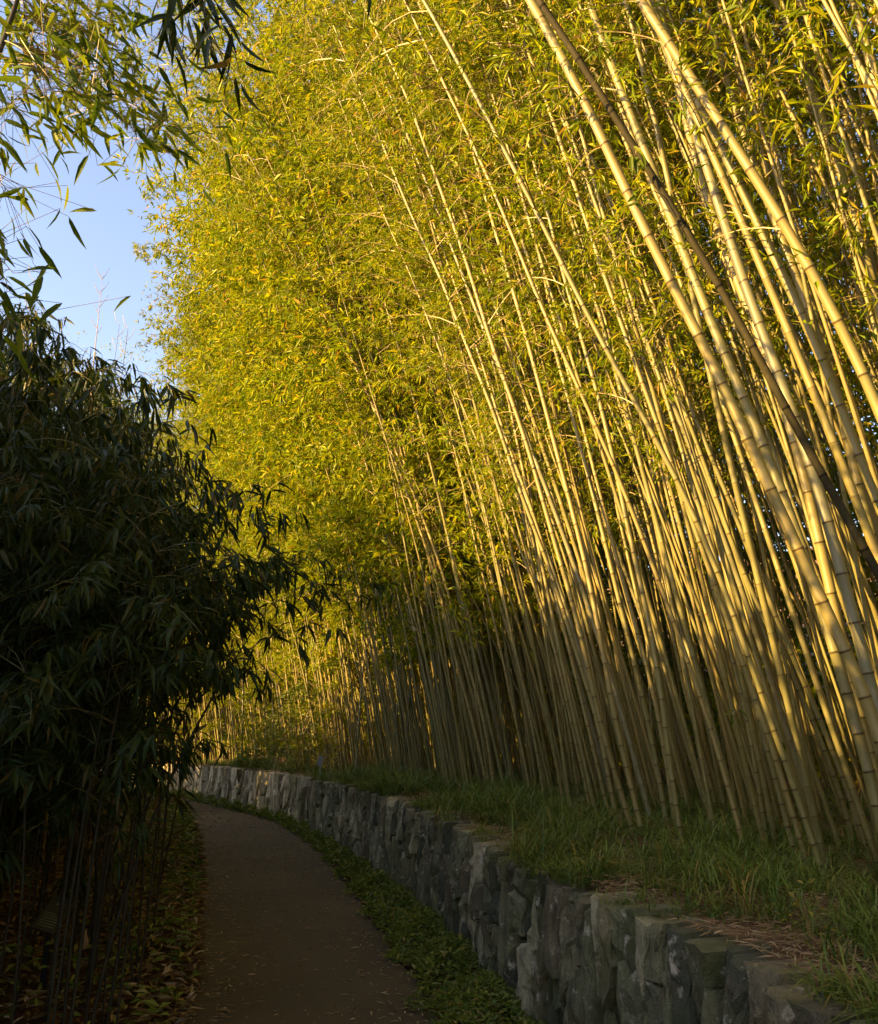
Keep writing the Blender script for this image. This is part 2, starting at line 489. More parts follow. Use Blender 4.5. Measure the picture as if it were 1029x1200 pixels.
ZS = 0.36                               # slabs stand about three times as tall as wide
sites = []
s = S_NEAR - 3.0
while s < S_END:
    wcol = random.choice([0.05, 0.07, 0.09, 0.12, 0.16, 0.21])
    far = s - S_NEAR > 14
    if far: wcol *= 1.1
    rows = random.choice([1, 2, 2, 3, 3, 4]) if not far else random.choice([1, 1, 2, 2, 3])
    cuts = sorted([random.uniform(0.05, 0.95) for _ in range(rows)])
    for kk in range(rows):
        z = (kk + random.uniform(0.25, 0.75)) / rows * float(hw_s(s))
        sites.append((s + wcol * random.uniform(0.2, 0.8), z * ZS))
    s += wcol
sites = np.array(sites)
order = np.argsort(sites[:, 0]); sites = sites[order]

def stone_geo(idx, detail=True):
    c = sites[idx]
    lo, hi = np.searchsorted(sites[:, 0], [c[0] - 0.75, c[0] + 0.75])
    H_ = float(hw_s(c[0])); top = (H_ + random.uniform(-0.035, 0.02)) * ZS
    poly = [(c[0] - .3, -0.06 * ZS), (c[0] + .3, -0.06 * ZS), (c[0] + .3, top), (c[0] - .3, top + random.uniform(-.02, .02) * ZS)]
    nb = sites[lo:hi]
    dd = ((nb - c) ** 2).sum(1)
    for j in np.argsort(dd)[1:26]:
        b = nb[j]; nv = b - c; mid = (b + c) / 2
        poly = clip(poly, nv, float(nv @ mid))
        if len(poly) < 3: return None
    P = np.array(poly); P[:, 1] /= ZS
    if len(P) < 3: return None
    # merge tiny edges, then split long ones and roughen
    keep = [i for i in range(len(P)) if np.linalg.norm(P[i] - P[i - 1]) > 0.012]
    P = P[keep]
    if len(P) < 3: return None
    area = 0.5 * abs(np.dot(P[:, 0], np.roll(P[:, 1], -1)) - np.dot(P[:, 1], np.roll(P[:, 0], -1)))
    if area < 0.0012: return None
    Q = []
    for a, b in zip(P, np.roll(P, -1, axis=0)):
        L = np.linalg.norm(b - a); kk = 1 if not detail else max(1, min(4, int(L / 0.08)))
        for q_ in range(kk):
            x = a + (b - a) * q_ / kk
            Q.append(x + rng.normal(size=2) * (0.004 if q_ == 0 else 0.009) * (1 if detail else 0.5))
    Q = np.array(Q); cen = Q.mean(0)
    def shrink(d, f=1.0):
        v = Q - cen; L = np.linalg.norm(v, axis=1, keepdims=True)
        nl = np.maximum(L - d * (1 + 0.5 * rng.normal(size=L.shape)), L * 0.3)
        return cen + v / np.maximum(L, 1e-6) * nl
    d0 = random.uniform(-0.035, 0.05)
    tilt = rng.normal(size=2) * np.array([0.28, 0.08])
    mk = lambda R, d, nz: np.concatenate([R, (d + (R - cen) @ tilt + rng.normal(size=len(R)) * nz)[:, None]], 1)
    rings = [np.concatenate([shrink(0.003), np.full((len(Q), 1), -0.2)], 1), mk(shrink(0.009), d0 - 0.028, 0.004), mk(shrink(0.019), d0, 0.006)]
    if detail: rings.append(mk(cen + (shrink(0.012) - cen) * 0.5, d0 + 0.008, 0.012))
    V = np.concatenate(rings + [np.array([[*cen, d0 + rng.normal() * 0.008]])])
    n = len(Q); fc = []
    for r in range(len(rings) - 1):
        for a in range(n):
            b = (a + 1) % n
            fc.append((r * n + a, r * n + b, (r + 1) * n + b, (r + 1) * n + a))
    last = (len(rings) - 1) * n
    for a in range(n): fc.append((last + a, last + (a + 1) % n, len(V) - 1))
    pw, nw = wall_at(V[:, 0])
    batter = 0.05 * (1 - V[:, 1] / HW)
    W3 = np.concatenate([pw + nw * (V[:, 2] + batter)[:, None], V[:, 1:2]], 1)
    return W3, fc, c[0]

rest = MB(); cnt = 0
for idx in range(len(sites)):
    dist = sites[idx, 0] - S_NEAR
    want = dist > -0.35 and cnt < 296
    g = stone_geo(idx, detail=dist < 14)
    if g is None: continue
    V, fc, s0 = g
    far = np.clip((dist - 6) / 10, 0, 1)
    r = random.random() ** (1.25 - 0.75 * far)  # stones turn paler farther off: the open skylight there is put into their colour
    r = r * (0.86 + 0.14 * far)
    if want:
        piv = V.mean(0)
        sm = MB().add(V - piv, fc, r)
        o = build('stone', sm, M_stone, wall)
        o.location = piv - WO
        cnt += 1
    else:
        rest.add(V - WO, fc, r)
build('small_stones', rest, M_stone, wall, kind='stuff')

# ------------------------------------------------------------------ bamboo builders
def node_stations(H, i0=0.12, i1=0.30, ramp_h=1.6):
    z, out = random.uniform(0.02, 0.1), []
    while z < H - 0.1:
        out.append(z); z += (i0 + (i1 - i0) * min(1, z / ramp_h)) * random.uniform(0.9, 1.1) * (1 if z < H * .75 else .8)
    return np.array(out)

def culm_tube(mb, curve, H, r0, sides=8, rich=True, rnd=None, i1=0.30):
    """curve(z array above base) -> points; node rings with a dark sheath scar and a pale band below"""
    ns = node_stations(H, i1=i1)
    zs, rr, nn = [0.0], [1.0], [0.0]
    for z in ns:
        lead = [(-0.035, 1.0, 0.0), (-0.012, 1.0, 0.25), (-0.003, 1.03, 1.0), (0.004, 1.10, 0.8), (0.012, 1.0, 0.0)] if rich else [(-0.006, 1.0, 0.0), (0.0, 1.07, 1.0), (0.010, 1.0, 0.0)]
        for dz, f, v in lead:
            zs.append(max(z + dz, 0.001)); rr.append(f); nn.append(v)
    zs.append(H); rr.append(1.0); nn.append(0)
    zs = np.array(zs); o = np.argsort(zs); zs = zs[o]; rr = np.array(rr)[o]; nn = np.array(nn)[o]
    taper = np.clip(1 - 0.30 * (zs / H) - 0.62 * np.clip(zs / H - 0.45, 0, 1) / 0.55, 0.06, 1)
    tube(mb, curve(zs), r0 * taper * rr, sides, random.random() if rnd is None else rnd, nn)
    return ns

def foliage_geo(curve, H, start, plume=0.0, **kw): return _foliage(curve, H, start, plume, **kw)

def _foliage(curve, H, start, plume, leafL=(0.07, 0.11), leafW=0.016, blen=(0.5, 1.2), density=1.0, seed=0, fan=5, twig=(4, 7)):
    """branches at the nodes, twigs on them, fans of leaves at the twig ends"""
    g = np.random.default_rng(seed)
    br, LP, LD = [], [], []
    z = start; az = g.uniform(0, 6.28)
    while z < H:
        f = (z - start) / max(H - start, .1)
        prob = min(1, 0.25 + 2.2 * f) * density
        if plume: prob *= 1.0 if math.sin(z * 2.4 + seed) > -0.1 else 1.0 - plume
        p0 = curve(np.array([z]))[0]
        az += math.pi + g.normal() * 0.35
        for kk in range(2):
            if g.random() > prob: continue
            a = az + (0.45 if kk else -0.35) + g.normal() * 0.3
            L = g.uniform(*blen) * (0.55 + 0.9 * min(f * 2.5, 1)) * (1 - 0.62 * max(0, (f - .35) / .65))
            dh = np.array([math.cos(a), math.sin(a), 0])
            up = g.uniform(0.45, 1.0)
            tt = np.linspace(0, 1, 6)[:, None]
            pts = p0 + dh * L * tt + np.array([0, 0, 1.0]) * L * (up * tt - (0.5 + 0.5 * f * 0.6) * tt ** 2)
            br.append((pts, 0.0045 * (0.5 + L * .6)))
            nt = int(twig[0] + twig[1] * L)
            for q in range(nt):
                t = 0.25 + 0.75 * (q + g.random()) / nt
                b = np.array([np.interp(t, tt[:, 0], pts[:, i]) for i in range(3)])
                td = norm(dh * 0.7 + g.normal(size=3) * 0.65 + np.array([0, 0, 0.15]))
                tl = g.uniform(0.08, 0.30) * (1.1 - 0.4 * t)
                e = b + td * tl + np.array([0, 0, -0.25]) * tl * tl * 2
                if q % 2 == 0: br.append((np.array([b, (b + e) / 2 + 0.01, e]), 0.0014))
                nl = g.integers(fan - 2, fan + 3)
                tpos = g.uniform(0.45, 1.0, nl)[:, None]
                LP.append(b + (e - b) * tpos)
                LD.append(td * 0.75 + g.normal(size=(nl, 3)) * 0.55 + np.array([0, 0, -0.42]))
        z += g.uniform(0.24, 0.34)
    if not LP: return br, np.zeros((0, 3)), np.zeros((0, 3)), np.zeros((0, 3)), np.zeros(0), np.zeros(0), np.zeros(0)
    P, D = np.concatenate(LP), np.concatenate(LD)
    k = len(P)
    Nn = norm(g.normal(size=(k, 3)) * 0.6 + np.array([0, 0, 1.0]))
    L = g.uniform(*leafL, k)
    W = leafW * (0.7 + 0.6 * g.random(k)) * L / np.mean(leafL)
    return br, P, D, Nn, L, W, g.random(k)

def branch_mesh(mb, br, sides=3, step=1, thick=1.0):
    for pts, r in br[::step]:
        n = len(pts)
        tube(mb, pts, r * thick * np.linspace(1, 0.35, n), sides, random.random(), cap=False)

# ------------------------------------------------------------------ the front culms of the right grove, one by one
HL = []     # (photo points base..up, radius m, distance or None, skin, label)
def hc(label, pts, r, Y=None, m='y', H=None): HL.append((label, pts, r, Y, m, H))
G1 = 'culms of the bamboo grove'
hc('yellow-green culm rising beside the fallen straw, rightmost of the nearest pair of crossing culms', [(964,1026),(913,859),(862,737),(845,700),(780,541),(713,405),(658,300)], .027)
hc('leaning culm just left of the crossing culm above the straw patch', [(947,1014),(922,935),(885,822),(865,759),(847,706),(790,565),(735,400)], .027)
hc('greenish culm standing third from the right above the straw patch', [(933,1009),(916,941),(905,898),(893,840),(850,700),(805,545)], .025, m='g')
hc('bright yellow-green slender culm standing alone in the grass left of the straw patch', [(873,1006),(859,935),(841,881),(805,774),(780,706),(752,640),(702,504),(653,393),(620,320)], .024)
hc('green culm behind the lone yellow-green culm in the grass', [(899,986),(885,904),(873,836),(856,768),(840,700),(805,590),(770,480)], .025, m='g')
hc('pale grey-green culm with close nodes behind the lone yellow-green culm', [(882,958),(871,895),(854,813),(840,760),(822,700),(780,560),(738,400),(700,250)], .028)
hc('pale culm leaning behind the large hanging leaves', [(840,952),(828,895),(814,836),(791,751),(765,650),(735,520),(700,380)], .028)
hc('pale culm with strong dark nodes standing forward in the dense grass clump', [(800,995),(785,895),(764,763),(752,703),(737,640),(719,546),(702,470),(679,368),(655,290)], .029)
hc('tan culm passing behind the small leafy sprig at mid height', [(939,932),(922,859),(907,793),(888,728),(879,700),(840,560),(800,430),(770,330)], .029)
hc('green culm nearest the right edge that ends in the dark grass', [(1018,1006),(998,938),(978,884),(958,839),(930,768),(902,700),(850,570),(800,450)], .026, m='g')
hc('grey culm just left of the green culm at the right edge', [(1004,1000),(978,912),(950,847),(930,796),(910,745),(890,700),(845,590)], .025)
hc('thin grey culm behind the pair at the right edge', [(975,935),(961,893),(947,836),(915,740),(880,640),(840,520)], .022)
hc('bent bright yellow thin culm kinked towards the left among the right edge culms', [(1009,929),(998,870),(987,822),(967,776),(944,731),(899,652),(862,592),(820,520)], .024)
hc('thick dark green culm leaning out of the right edge low down', [(1029,946),(1004,847),(984,785),(953,700),(925,620),(899,519),(848,408),(796,272),(746,155),(690,0)], .036, 4.9, 'g')
hc('thick tan culm with brown nodes leaning in from the right edge at mid height', [(1029,867),(1007,802),(978,728),(947,663),(890,541),(837,425),(785,311),(707,171),(652,70)], .037, 4.6)
hc('thick dull green culm beside the bright golden culm at the right edge', [(1029,827),(995,700),(961,595),(924,482),(901,408),(862,280),(820,170),(795,100)], .038, 4.7, 'o')
hc('thickest bright golden culm behind the dull green culm at the right edge', [(1014,850),(978,700),(941,564),(905,451),(873,360),(846,276),(825,186),(780,40)], .042, 5.4)
hc('golden culm leaning in from the right edge above the dark slanting culm', [(1029,575),(995,502),(950,402),(909,300),(865,210),(820,130)], .036, 5.0)
hc('brown-banded culm leaning steeply across the upper right in front of two pale culms', [(1029,473),(967,360),(915,270),(855,174),(792,60),(760,0)], .034, 4.5)
hc('pale pinkish culm, right one of the two parallel pale culms at upper right', [(1029,643),(990,502),(948,351),(924,255),(885,150),(864,81),(843,0)], .040, 5.6)
hc('pale yellow culm, left one of the two parallel pale culms at upper right', [(1005,560),(961,431),(915,285),(879,168),(861,102),(828,0)], .040, 5.5)
hc('yellow culm behind the leafy tufts at upper right', [(1029,348),(984,210),(966,150),(948,90),(905,0)], .036, 5.2)
hc('slim banded culm right of the leafy tufts at upper right', [(1026,270),(1002,192),(987,141),(945,20)], .030, 5.6)
hc('short brown stretch of culm in the top right corner', [(1029,87),(1014,36),(1000,0)], .033, 4.6, 'o')
hc('bright stretch of culm at the extreme top right corner', [(1029,33),(1011,0)], .035, 5.0)
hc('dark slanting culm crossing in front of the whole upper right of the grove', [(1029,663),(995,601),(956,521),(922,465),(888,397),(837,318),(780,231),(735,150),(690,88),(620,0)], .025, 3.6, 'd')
hc('tall bright pale culm, right one of the close pair left of the grass clump', [(740,973),(719,889),(692,796),(665,709),(650,640),(611,498),(588,425),(560,348),(505,190)], .033)
hc('tall yellow culm, left one of the close pair left of the grass clump', [(724,961),(707,889),(692,832),(671,757),(638,640),(585,501),(560,436),(500,300),(470,215)], .032)
hc('straight golden culm right of the close pale pair', [(752,982),(731,874),(716,799),(701,730),(675,640),(639,487),(608,357),(594,300),(555,180),(530,110)], .031)
hc('thin culm tucked behind the left of the close pale pair', [(713,955),(695,871),(671,775),(640,660),(610,560)], .027)
hc('slender culm left of the close pale pair running up to the leafy canopy', [(692,949),(677,877),(659,799),(641,739),(611,640),(577,560),(560,521),(500,370),(440,225)], .025)
hc('thin grey culm in front of the dark hanging leaves at mid picture', [(680,940),(662,850),(650,775),(620,650),(585,540)], .024)
hc('dull green culm with few nodes in the middle of the grove', [(782,967),(767,889),(752,820),(731,730),(713,640),(680,520)], .033, m='g')
hc('golden culm just right of the dull green culm in the middle of the grove', [(791,970),(770,835),(752,760),(722,640),(685,498),(673,459),(640,340)], .029)
hc('thin pale culm at the edge of the grass clump left of the pale pair', [(638,937),(626,865),(620,832),(600,730),(578,640)], .022)
hc('strongly slanting thin culm crossing behind its upright neighbours', [(655,925),(632,865),(605,805),(578,754),(540,670),(500,590)], .022)
hc('thin straight culm left of the slanting thin culm', [(621,931),(605,835),(590,784),(560,640),(530,520)], .024)
hc('thin bowed culm at the back above the middle straw patch', [(605,913),(581,832),(560,745),(535,640)], .028)
hc('thick yellow-green culm, right one of the pair above the middle straw patch', [(581,927),(555,815),(535,727),(510,640),(456,505),(400,400),(330,250)], .034)
hc('grey-green culm, left one of the pair above the middle straw patch', [(572,927),(545,815),(522,715),(497,640),(470,560)], .032)
hc('single pale culm left of the pair above the middle straw patch', [(524,910),(510,830),(495,780),(480,740),(465,677),(452,640),(420,530)], .030)
hc('tall culm with sunlit top rising from the left half of the grass bank', [(490,890),(467,785),(445,690),(422,640),(385,540)], .038)
hc('grey culm left of the culm with sunlit top', [(470,890),(452,815),(432,727),(415,640),(395,560)], .036)
hc('rightmost culm of the tight leaning bunch above the far grass', [(435,890),(410,770),(387,677),(365,600)], .034)
hc('middle culm of the tight leaning bunch above the far grass', [(426,884),(400,785),(382,710),(360,640)], .034)
hc('leftmost culm of the tight leaning bunch above the far grass', [(419,882),(392,780),(370,697),(350,640)], .034)
hc('thin culm right of the yellow shrub', [(401,876),(380,809),(355,736)], .034, m='y')
hc('thin culm beside the yellow shrub and the small grey tag', [(383,882),(365,821),(336,746)], .034)
hc('lone pale culm leaning left near the far end of the wall', [(314,885),(295,826),(273,770),(255,732)], .045)

# long curve of the culm from its traced points
def make_curve(pts3, lean_more=0.010):
    z0 = pts3[0, 2]
    z = pts3[:, 2] - z0; x = pts3[:, 0]
    deg = 1 if len(z) < 3 else (2 if len(z) < 7 else 3)
    pf = np.polyfit(z, x, deg)
    zl = z[-1]; xl = np.polyval(pf, zl); sl = np.clip(np.polyval(np.polyder(pf), zl), -0.6, 0.1)
    x0 = np.polyval(pf, 0.0); zlow = z[0]
    yf = np.polyfit(z, pts3[:, 1], 1)
    w1, w2, p1, p2 = random.uniform(1.0, 1.8), random.uniform(2.4, 4.0), random.uniform(0, 6), random.uniform(0, 6)
    def curve(h):
        h = np.asarray(h, float)
        xx = np.where(h <= zl, np.polyval(pf, np.minimum(h, zl)), xl + sl * (h - zl) - lean_more * (h - zl) ** 2)
        fade = np.clip(h, 0, 1)
        xx = xx + fade * (.018 * np.sin(w1 * h + p1) + .007 * np.sin(w2 * h + p2))
        return np.stack([xx, np.polyval(yf, h) + fade * .03 * np.sin(w1 * h + p2), h + z0], 1)
    return curve, z0

SHORT = '''near crossing culm over the straw|left crossing culm over the straw|third culm from the straw|lone yellow-green culm|green culm behind the lone one|close-noded grey-green culm|pale culm behind the hanging leaves|forward culm in the grass clump|tan culm behind the mid sprig|green culm at the right edge|grey culm at the right edge|thin grey right-edge culm|kinked yellow culm|thick dark green leaning culm|thick tan brown-noded culm|thick dull green culm|thickest golden culm|golden culm above the dark one|brown-banded steep culm|right parallel pale culm|left parallel pale culm|yellow culm behind leafy tufts|slim banded culm|short brown corner culm|bright corner culm|dark slanting culm|right culm of the close pair|left culm of the close pair|straight golden culm|thin culm behind the close pair|slender culm left of the pair|thin grey mid-grove culm|dull green mid-grove culm|golden mid-grove culm|thin culm at the clump edge|strongly slanting thin culm|thin straight culm by the slanting one|thin bowed culm|thick yellow-green paired culm|grey-green paired culm|single pale bank culm|sunlit-topped tall culm|grey culm left of the sunlit one|rightmost bunch culm|middle bunch culm|leftmost bunch culm|culm right of the yellow shrub|culm beside the yellow shrub|lone pale far culm'''.split('|')
assert len(SHORT) == len(HL)
HAND = []
for idx, (label, pts, r, Y, m, H) in enumerate(HL):
    if Y is None:
        b = on_top(*pts[0], 0.02)
        Yb = b[1]
    else:
        Yb = Y
    ky = random.uniform(-0.05, 0.02)
    P3 = []
    for u, v in pts:
        p = at_y(u, v, Yb)
        p = at_y(u, v, Yb + ky * max(0, p[2] - 0.95))
        P3.append(p)
    P3 = np.array(P3)
    if Y is not None:                  # run the culm down to the bank below the frame or behind its neighbours
        sl = (P3[1, 0] - P3[0, 0]) / max(P3[1, 2] - P3[0, 2], 0.05)
        sl = np.clip(sl, -0.4, -0.1)
        zb = 0.83
        extra = []
        for q in (1.0, 0.5):
            dz = (P3[0, 2] - zb) * q
            if dz > 0.1: extra.append([P3[0, 0] - sl * 0.75 * dz, P3[0, 1] + 0.02 * dz, P3[0, 2] - dz])
        P3 = np.array(extra + P3.tolist())
    curve, z0 = make_curve(P3)
    H = 11.5 + random.uniform(-1, 1)
    base = curve(np.array([0.0]))[0]
    t = thing('bamboo_culm', label, 'bamboo', base, G1)
    loc = lambda h, c=curve, b=base: c(h) - b
    mb = MB()
    mm = {'y': M_culm, 'g': M_culm, 'o': M_culm_olive, 'd': M_culm_brown_shaded}[m]
    rv = {'y': random.uniform(0.18, 1.0), 'g': random.uniform(0.0, 0.15)}.get(m, random.random())
    culm_tube(mb, loc, H, (r if r < .033 else .033 + (r - .033) * .35) * (0.70 if idx < 13 or 26 <= idx < 41 else 0.92 if idx < 25 else 0.76 if idx < 26 else 0.85), 9, True, rv)
    # the node noise of this thing is its own: fixed tone through the mesh value, not the object's random
    build('culm', mb, mm, t, smooth=True)
    near = base[1] < 12
    br, P, D, Nn, L, W, R = foliage_geo(loc, H, 2.6 if base[1] > 8 else 2.9, seed=100 + idx, density=0.35 if 13 <= idx < 26 else 0.60 if base[1] < 7.6 else .75 if base[1] < 10 else 1.0, leafL=(0.07, 0.115), leafW=0.015)
    mb = MB(); branch_mesh(mb, br); build('branches', mb, M_twig, t, kind='stuff')
    mb = MB(); leaves2(mb, P, D, Nn, L, W, R); build('foliage', mb, M_leaf, t, kind='stuff')
    HAND.append((t, base, curve))

# ------------------------------------------------------------------ the rest of the right grove from a dozen patterns
PROTO = []
for kx in range(17):
    H = random.uniform(10.8, 13.2); a = random.uniform(0.10, 0.26); b = random.uniform(0.004, 0.011); c = random.uniform(-.02, .02)
    wv = random.uniform(0, 6)
    crv = lambda h, a=a, b=b, c=c, wv=wv: np.stack([a * h + b * h * h + .028 * np.maximum(h - 8.5, 0) ** 2 + 0.03 * np.sin(h * .9 + wv), c * h + 0.02 * np.sin(h * 1.3 + wv), h], 1)
    mb = MB(); culm_tube(mb, crv, H, random.uniform(0.014, 0.027), 7, False)
    mc = mb.mesh('culm', M_culm_olive if kx in (2, 7, 13) else M_culm, True)
    geo = foliage_geo(crv, H, 2.8 + random.random() if kx < 6 else random.uniform(1.8, 3.0) if kx < 12 else 0.5, plume=0.0 if kx < 6 else .75, seed=kx, density=.95 if kx < 6 else 1.2,
                      leafL=(0.075, 0.12) if kx < 6 else (0.085, 0.155), leafW=.017 if kx < 6 else 0.021, fan=7 if kx < 6 else 9, blen=(.5, 1.1) if kx < 6 else (.6, 1.75), twig=(4, 6) if kx < 6 else (6, 11))
    br, P, D, Nn, L, W, R = geo
    mb = MB(); branch_mesh(mb, br, 3, 1, 1.15); mbr = mb.mesh('branches', M_twig)
    mb = MB(); leaves2(mb, P, D, Nn, L, W, R); ml = mb.mesh('foliage', M_leaf)
    PROTO.append((mc, mbr, ml, crv, H, geo))

zones = [   # along the wall (s from..to, depth t from..to), label, how many
    (S_NEAR + 1, S_NEAR + 6.0, 1.6, 4.2, 'culm in the shadowed rows behind the thick culms at the right edge', 46),
    (S_NEAR + 6.0, S_NEAR + 11, 1.5, 4.0, 'thin culm in the crowded rows behind the close pale pair', 48),
    (S_NEAR + 9.5, S_NEAR + 16, 0.9, 3.2, 'thin culm in the dense leaning row above the middle grass bank', 56),
    (S_NEAR + 16, S_NEAR + 23, 0.9, 3.0, 'thin culm with leafy top in the stand behind the yellow shrub', 50),
    (S_NEAR + 23, S_END - 1, 0.8, 3.0, 'distant culm under hanging foliage above the far bend of the wall', 48),
]
taken = [np.array(b[1][:2]) for b in HAND]
REAR = []
def lean_az(s):
    n_ = wall_at(np.array([s]))[1][0]
    v = norm(np.array([-1.0, -0.05]) * 0.8 + n_ * 0.25)
    return math.atan2(v[1], v[0])
for (s0, s1, t0, t1, label, count) in zones:
    made = 0
    for _ in range(4000):
        if made >= count: break
        s_, t_ = random.uniform(s0, s1), t0 + (t1 - t0) * random.random() ** 1.15
        pt = bank_pt(np.array([s_]), np.array([t_]))[0]
        if min(np.linalg.norm(q - pt[:2]) for q in taken) < 0.16: continue
        taken.append(pt[:2])
        mc, mbr, ml, crv, H, _g = random.choice(PROTO[:6] if s0 < S_NEAR + 9 else PROTO[3:12] if s0 < S_NEAR + 12 else (PROTO[8:] if s0 < S_NEAR + 20 else PROTO[12:]))
        t = thing('bamboo_culm', label, 'bamboo', (pt[0], pt[1], pt[2] - 0.03), G1)
        REAR.append((t, pt))
        t.rotation_euler = (0, 0, lean_az(s_) + (random.gauss(0, 0.42) if random.random() > .09 else random.uniform(-2.4, 2.4)))
        k = random.uniform(0.86, 1.12); t.scale = (k, k, k)
        link('culm', mc, t); link('branches', mbr, t, 'stuff'); link('foliage', ml, t, 'stuff')
        made += 1

# each rear culm is told apart by the front culm it stands behind or beside and its turn from there
ORD = ['', 'second ', 'third ', 'fourth ', 'fifth ', 'sixth ', 'seventh ', 'eighth ', 'ninth ', 'tenth ', 'eleventh ', 'twelfth ', 'thirteenth ', 'fourteenth ', 'fifteenth ', 'sixteenth ', 'seventeenth ', 'eighteenth ', 'nineteenth ', 'twentieth ']
ORD += ['twenty-%s ' % q for q in ('first', 'second', 'third', 'fourth', 'fifth', 'sixth', 'seventh', 'eighth', 'ninth')]
def ordinal(k): return ORD[k] if k < len(ORD) else '%dth ' % (k + 1)
hx = [to_px(h[1] + np.array([0, 0, .5])) for h in HAND]
bunch = {}
for t, pt in REAR:
    x, y_, d = to_px(pt + np.array([0, 0, .5]))
    best = min(range(len(HAND)), key=lambda q: abs(hx[q][0] - x) + 14 * abs(math.log(d / hx[q][2])) * 10)
    bunch.setdefault((best, 'left of' if x < hx[best][0] else 'right of'), []).append((abs(x - hx[best][0]), t))
for (hq, sd_), lst in bunch.items():
    for kk, (_d, t) in enumerate(sorted(lst, key=lambda q: q[0])):
        t['label'] = ('first ' if kk == 0 else ordinal(kk)) + 'thin rear culm ' + sd_ + ' the ' + SHORT[hq]

# far depth of the grove: one mass
cm, lm = MB(), MB()
for kx in range(1750):
    s_ = random.uniform(S_NEAR - 8, S_END + 6) if kx > 150 else random.uniform(S_NEAR + 9, S_NEAR + 18)
    t_ = (1.0 if kx <= 150 else 2.0) + (2.5 if kx <= 150 else 8) * random.random() ** 1.3 if s_ > S_NEAR + 1 else random.uniform(1.8, 9)
    pt = bank_pt(np.array([s_]), np.array([t_]))[0] - np.array([0, 0, .05])
    mc, mbr, ml, crv, H, (br, P, D, Nn, L, W, R) = random.choice(PROTO[6:12] if kx <= 150 else PROTO[:6] if s_ < S_NEAR + 9 else PROTO)
    az = lean_az(s_) + random.gauss(0, 0.3); k = random.uniform(.9, 1.15)
    ca, sa = math.cos(az), math.sin(az)
    Rm = np.array([[ca, -sa, 0], [sa, ca, 0], [0, 0, 1]]) * k
    h = np.concatenate([[0.0], np.arange(0.25, H, 0.32)])
    pts = crv(h) @ Rm.T + pt
    nd = np.zeros(len(h))
    tube(cm, pts, 0.018 * np.clip(1.02 - h / H, .1, 1), 5, random.random(), nd, cap=False)
    sel = np.arange(random.randrange(5), len(P), (4 if kx <= 150 else 22) if len(P) > 4000 else 6)
    leaves2(lm, P[sel] @ Rm.T + pt, D[sel] @ Rm.T, Nn[sel], L[sel] * (1.15 if s_ < S_NEAR + 9 else 1.3), W[sel] * (1.3 if s_ < S_NEAR + 9 else 1.9), R[sel] * .93)
n = 110000
s_ = rng.uniform(S_NEAR - 6, S_END + 8, n); t_ = rng.uniform(6, 15, n)
P = bank_pt(s_, t_); P[:, 2] += 9.0 * rng.random(n) ** 1.1
a = rng.uniform(0, 6.283, n)
leaves2(lm, P, np.stack([np.cos(a), np.sin(a), rng.uniform(-1, .2, n)], 1), norm(rng.normal(size=(n, 3))), rng.uniform(.22, .4, n), rng.uniform(.06, .11, n), rng.random(n))
g = build('bamboo_thicket', cm, M_culm, kind='stuff', smooth=True)
tag(g, 'mass of thin bamboo culms crowded in the dark depth of the grove', 'bamboo grove')
g = build('thicket_foliage', lm, M_leaf, kind='stuff')
tag(g, 'mass of small yellow-green leaves filling the back of the grove', 'foliage')

# ------------------------------------------------------------------ grass, straw and cover on the bank and beside the path
straw_spots = [(on_top(870, 1095)[:2], 0.40), (on_top(925, 1130)[:2], 0.26), (on_top(556, 968)[:2], 0.62), (on_top(585, 988)[:2], 0.4), (on_top(475, 936)[:2], 0.5),
               (on_top(255, 893)[:2], 2.2), (on_top(380, 908)[:2], 0.3), (on_top(720, 1045)[:2], 0.16)]
def straw_amount(p):
    f = np.zeros(len(p))
    for c, r in straw_spots:
        d = np.linalg.norm(p[:, :2] - c, axis=1)
        f = np.maximum(f, np.clip(1.5 - d / r, 0, 1))
    return f

def blades(mb, P, az, L, W, lean, rnd):
    k = len(P); d = np.stack([np.cos(az), np.sin(az), np.zeros(k)], 1); s = np.stack([-np.sin(az), np.cos(az), np.zeros(k)], 1)
    up = np.array([0, 0, 1.0])
    def pt(t): return P + d * (L * lean * (t ** 1.6))[:, None] + up * (L * (t - 0.62 * np.clip(lean, 0, 1.2) * t ** 2.4))[:, None]
    lv = []
    for t, wd in ((0, .7), (.38, 1), (.72, .75)):
        c = pt(np.full(k, t)); lv += [c - s * (W * wd / 2)[:, None], c + s * (W * wd / 2)[:, None]]
    lv.append(pt(np.ones(k)))
    V = np.stack(lv, 1); b = np.arange(k)[:, None] * 7
    qd = np.concatenate([b + np.array([[0, 1, 3, 2]]), b + np.array([[2, 3, 5, 4]])])
    k0 = mb.k
    mb.add(V.reshape(-1, 3), b + np.array([[4, 5, 6]]), np.repeat(rnd, 7))
    mb.f.append(qd + k0)

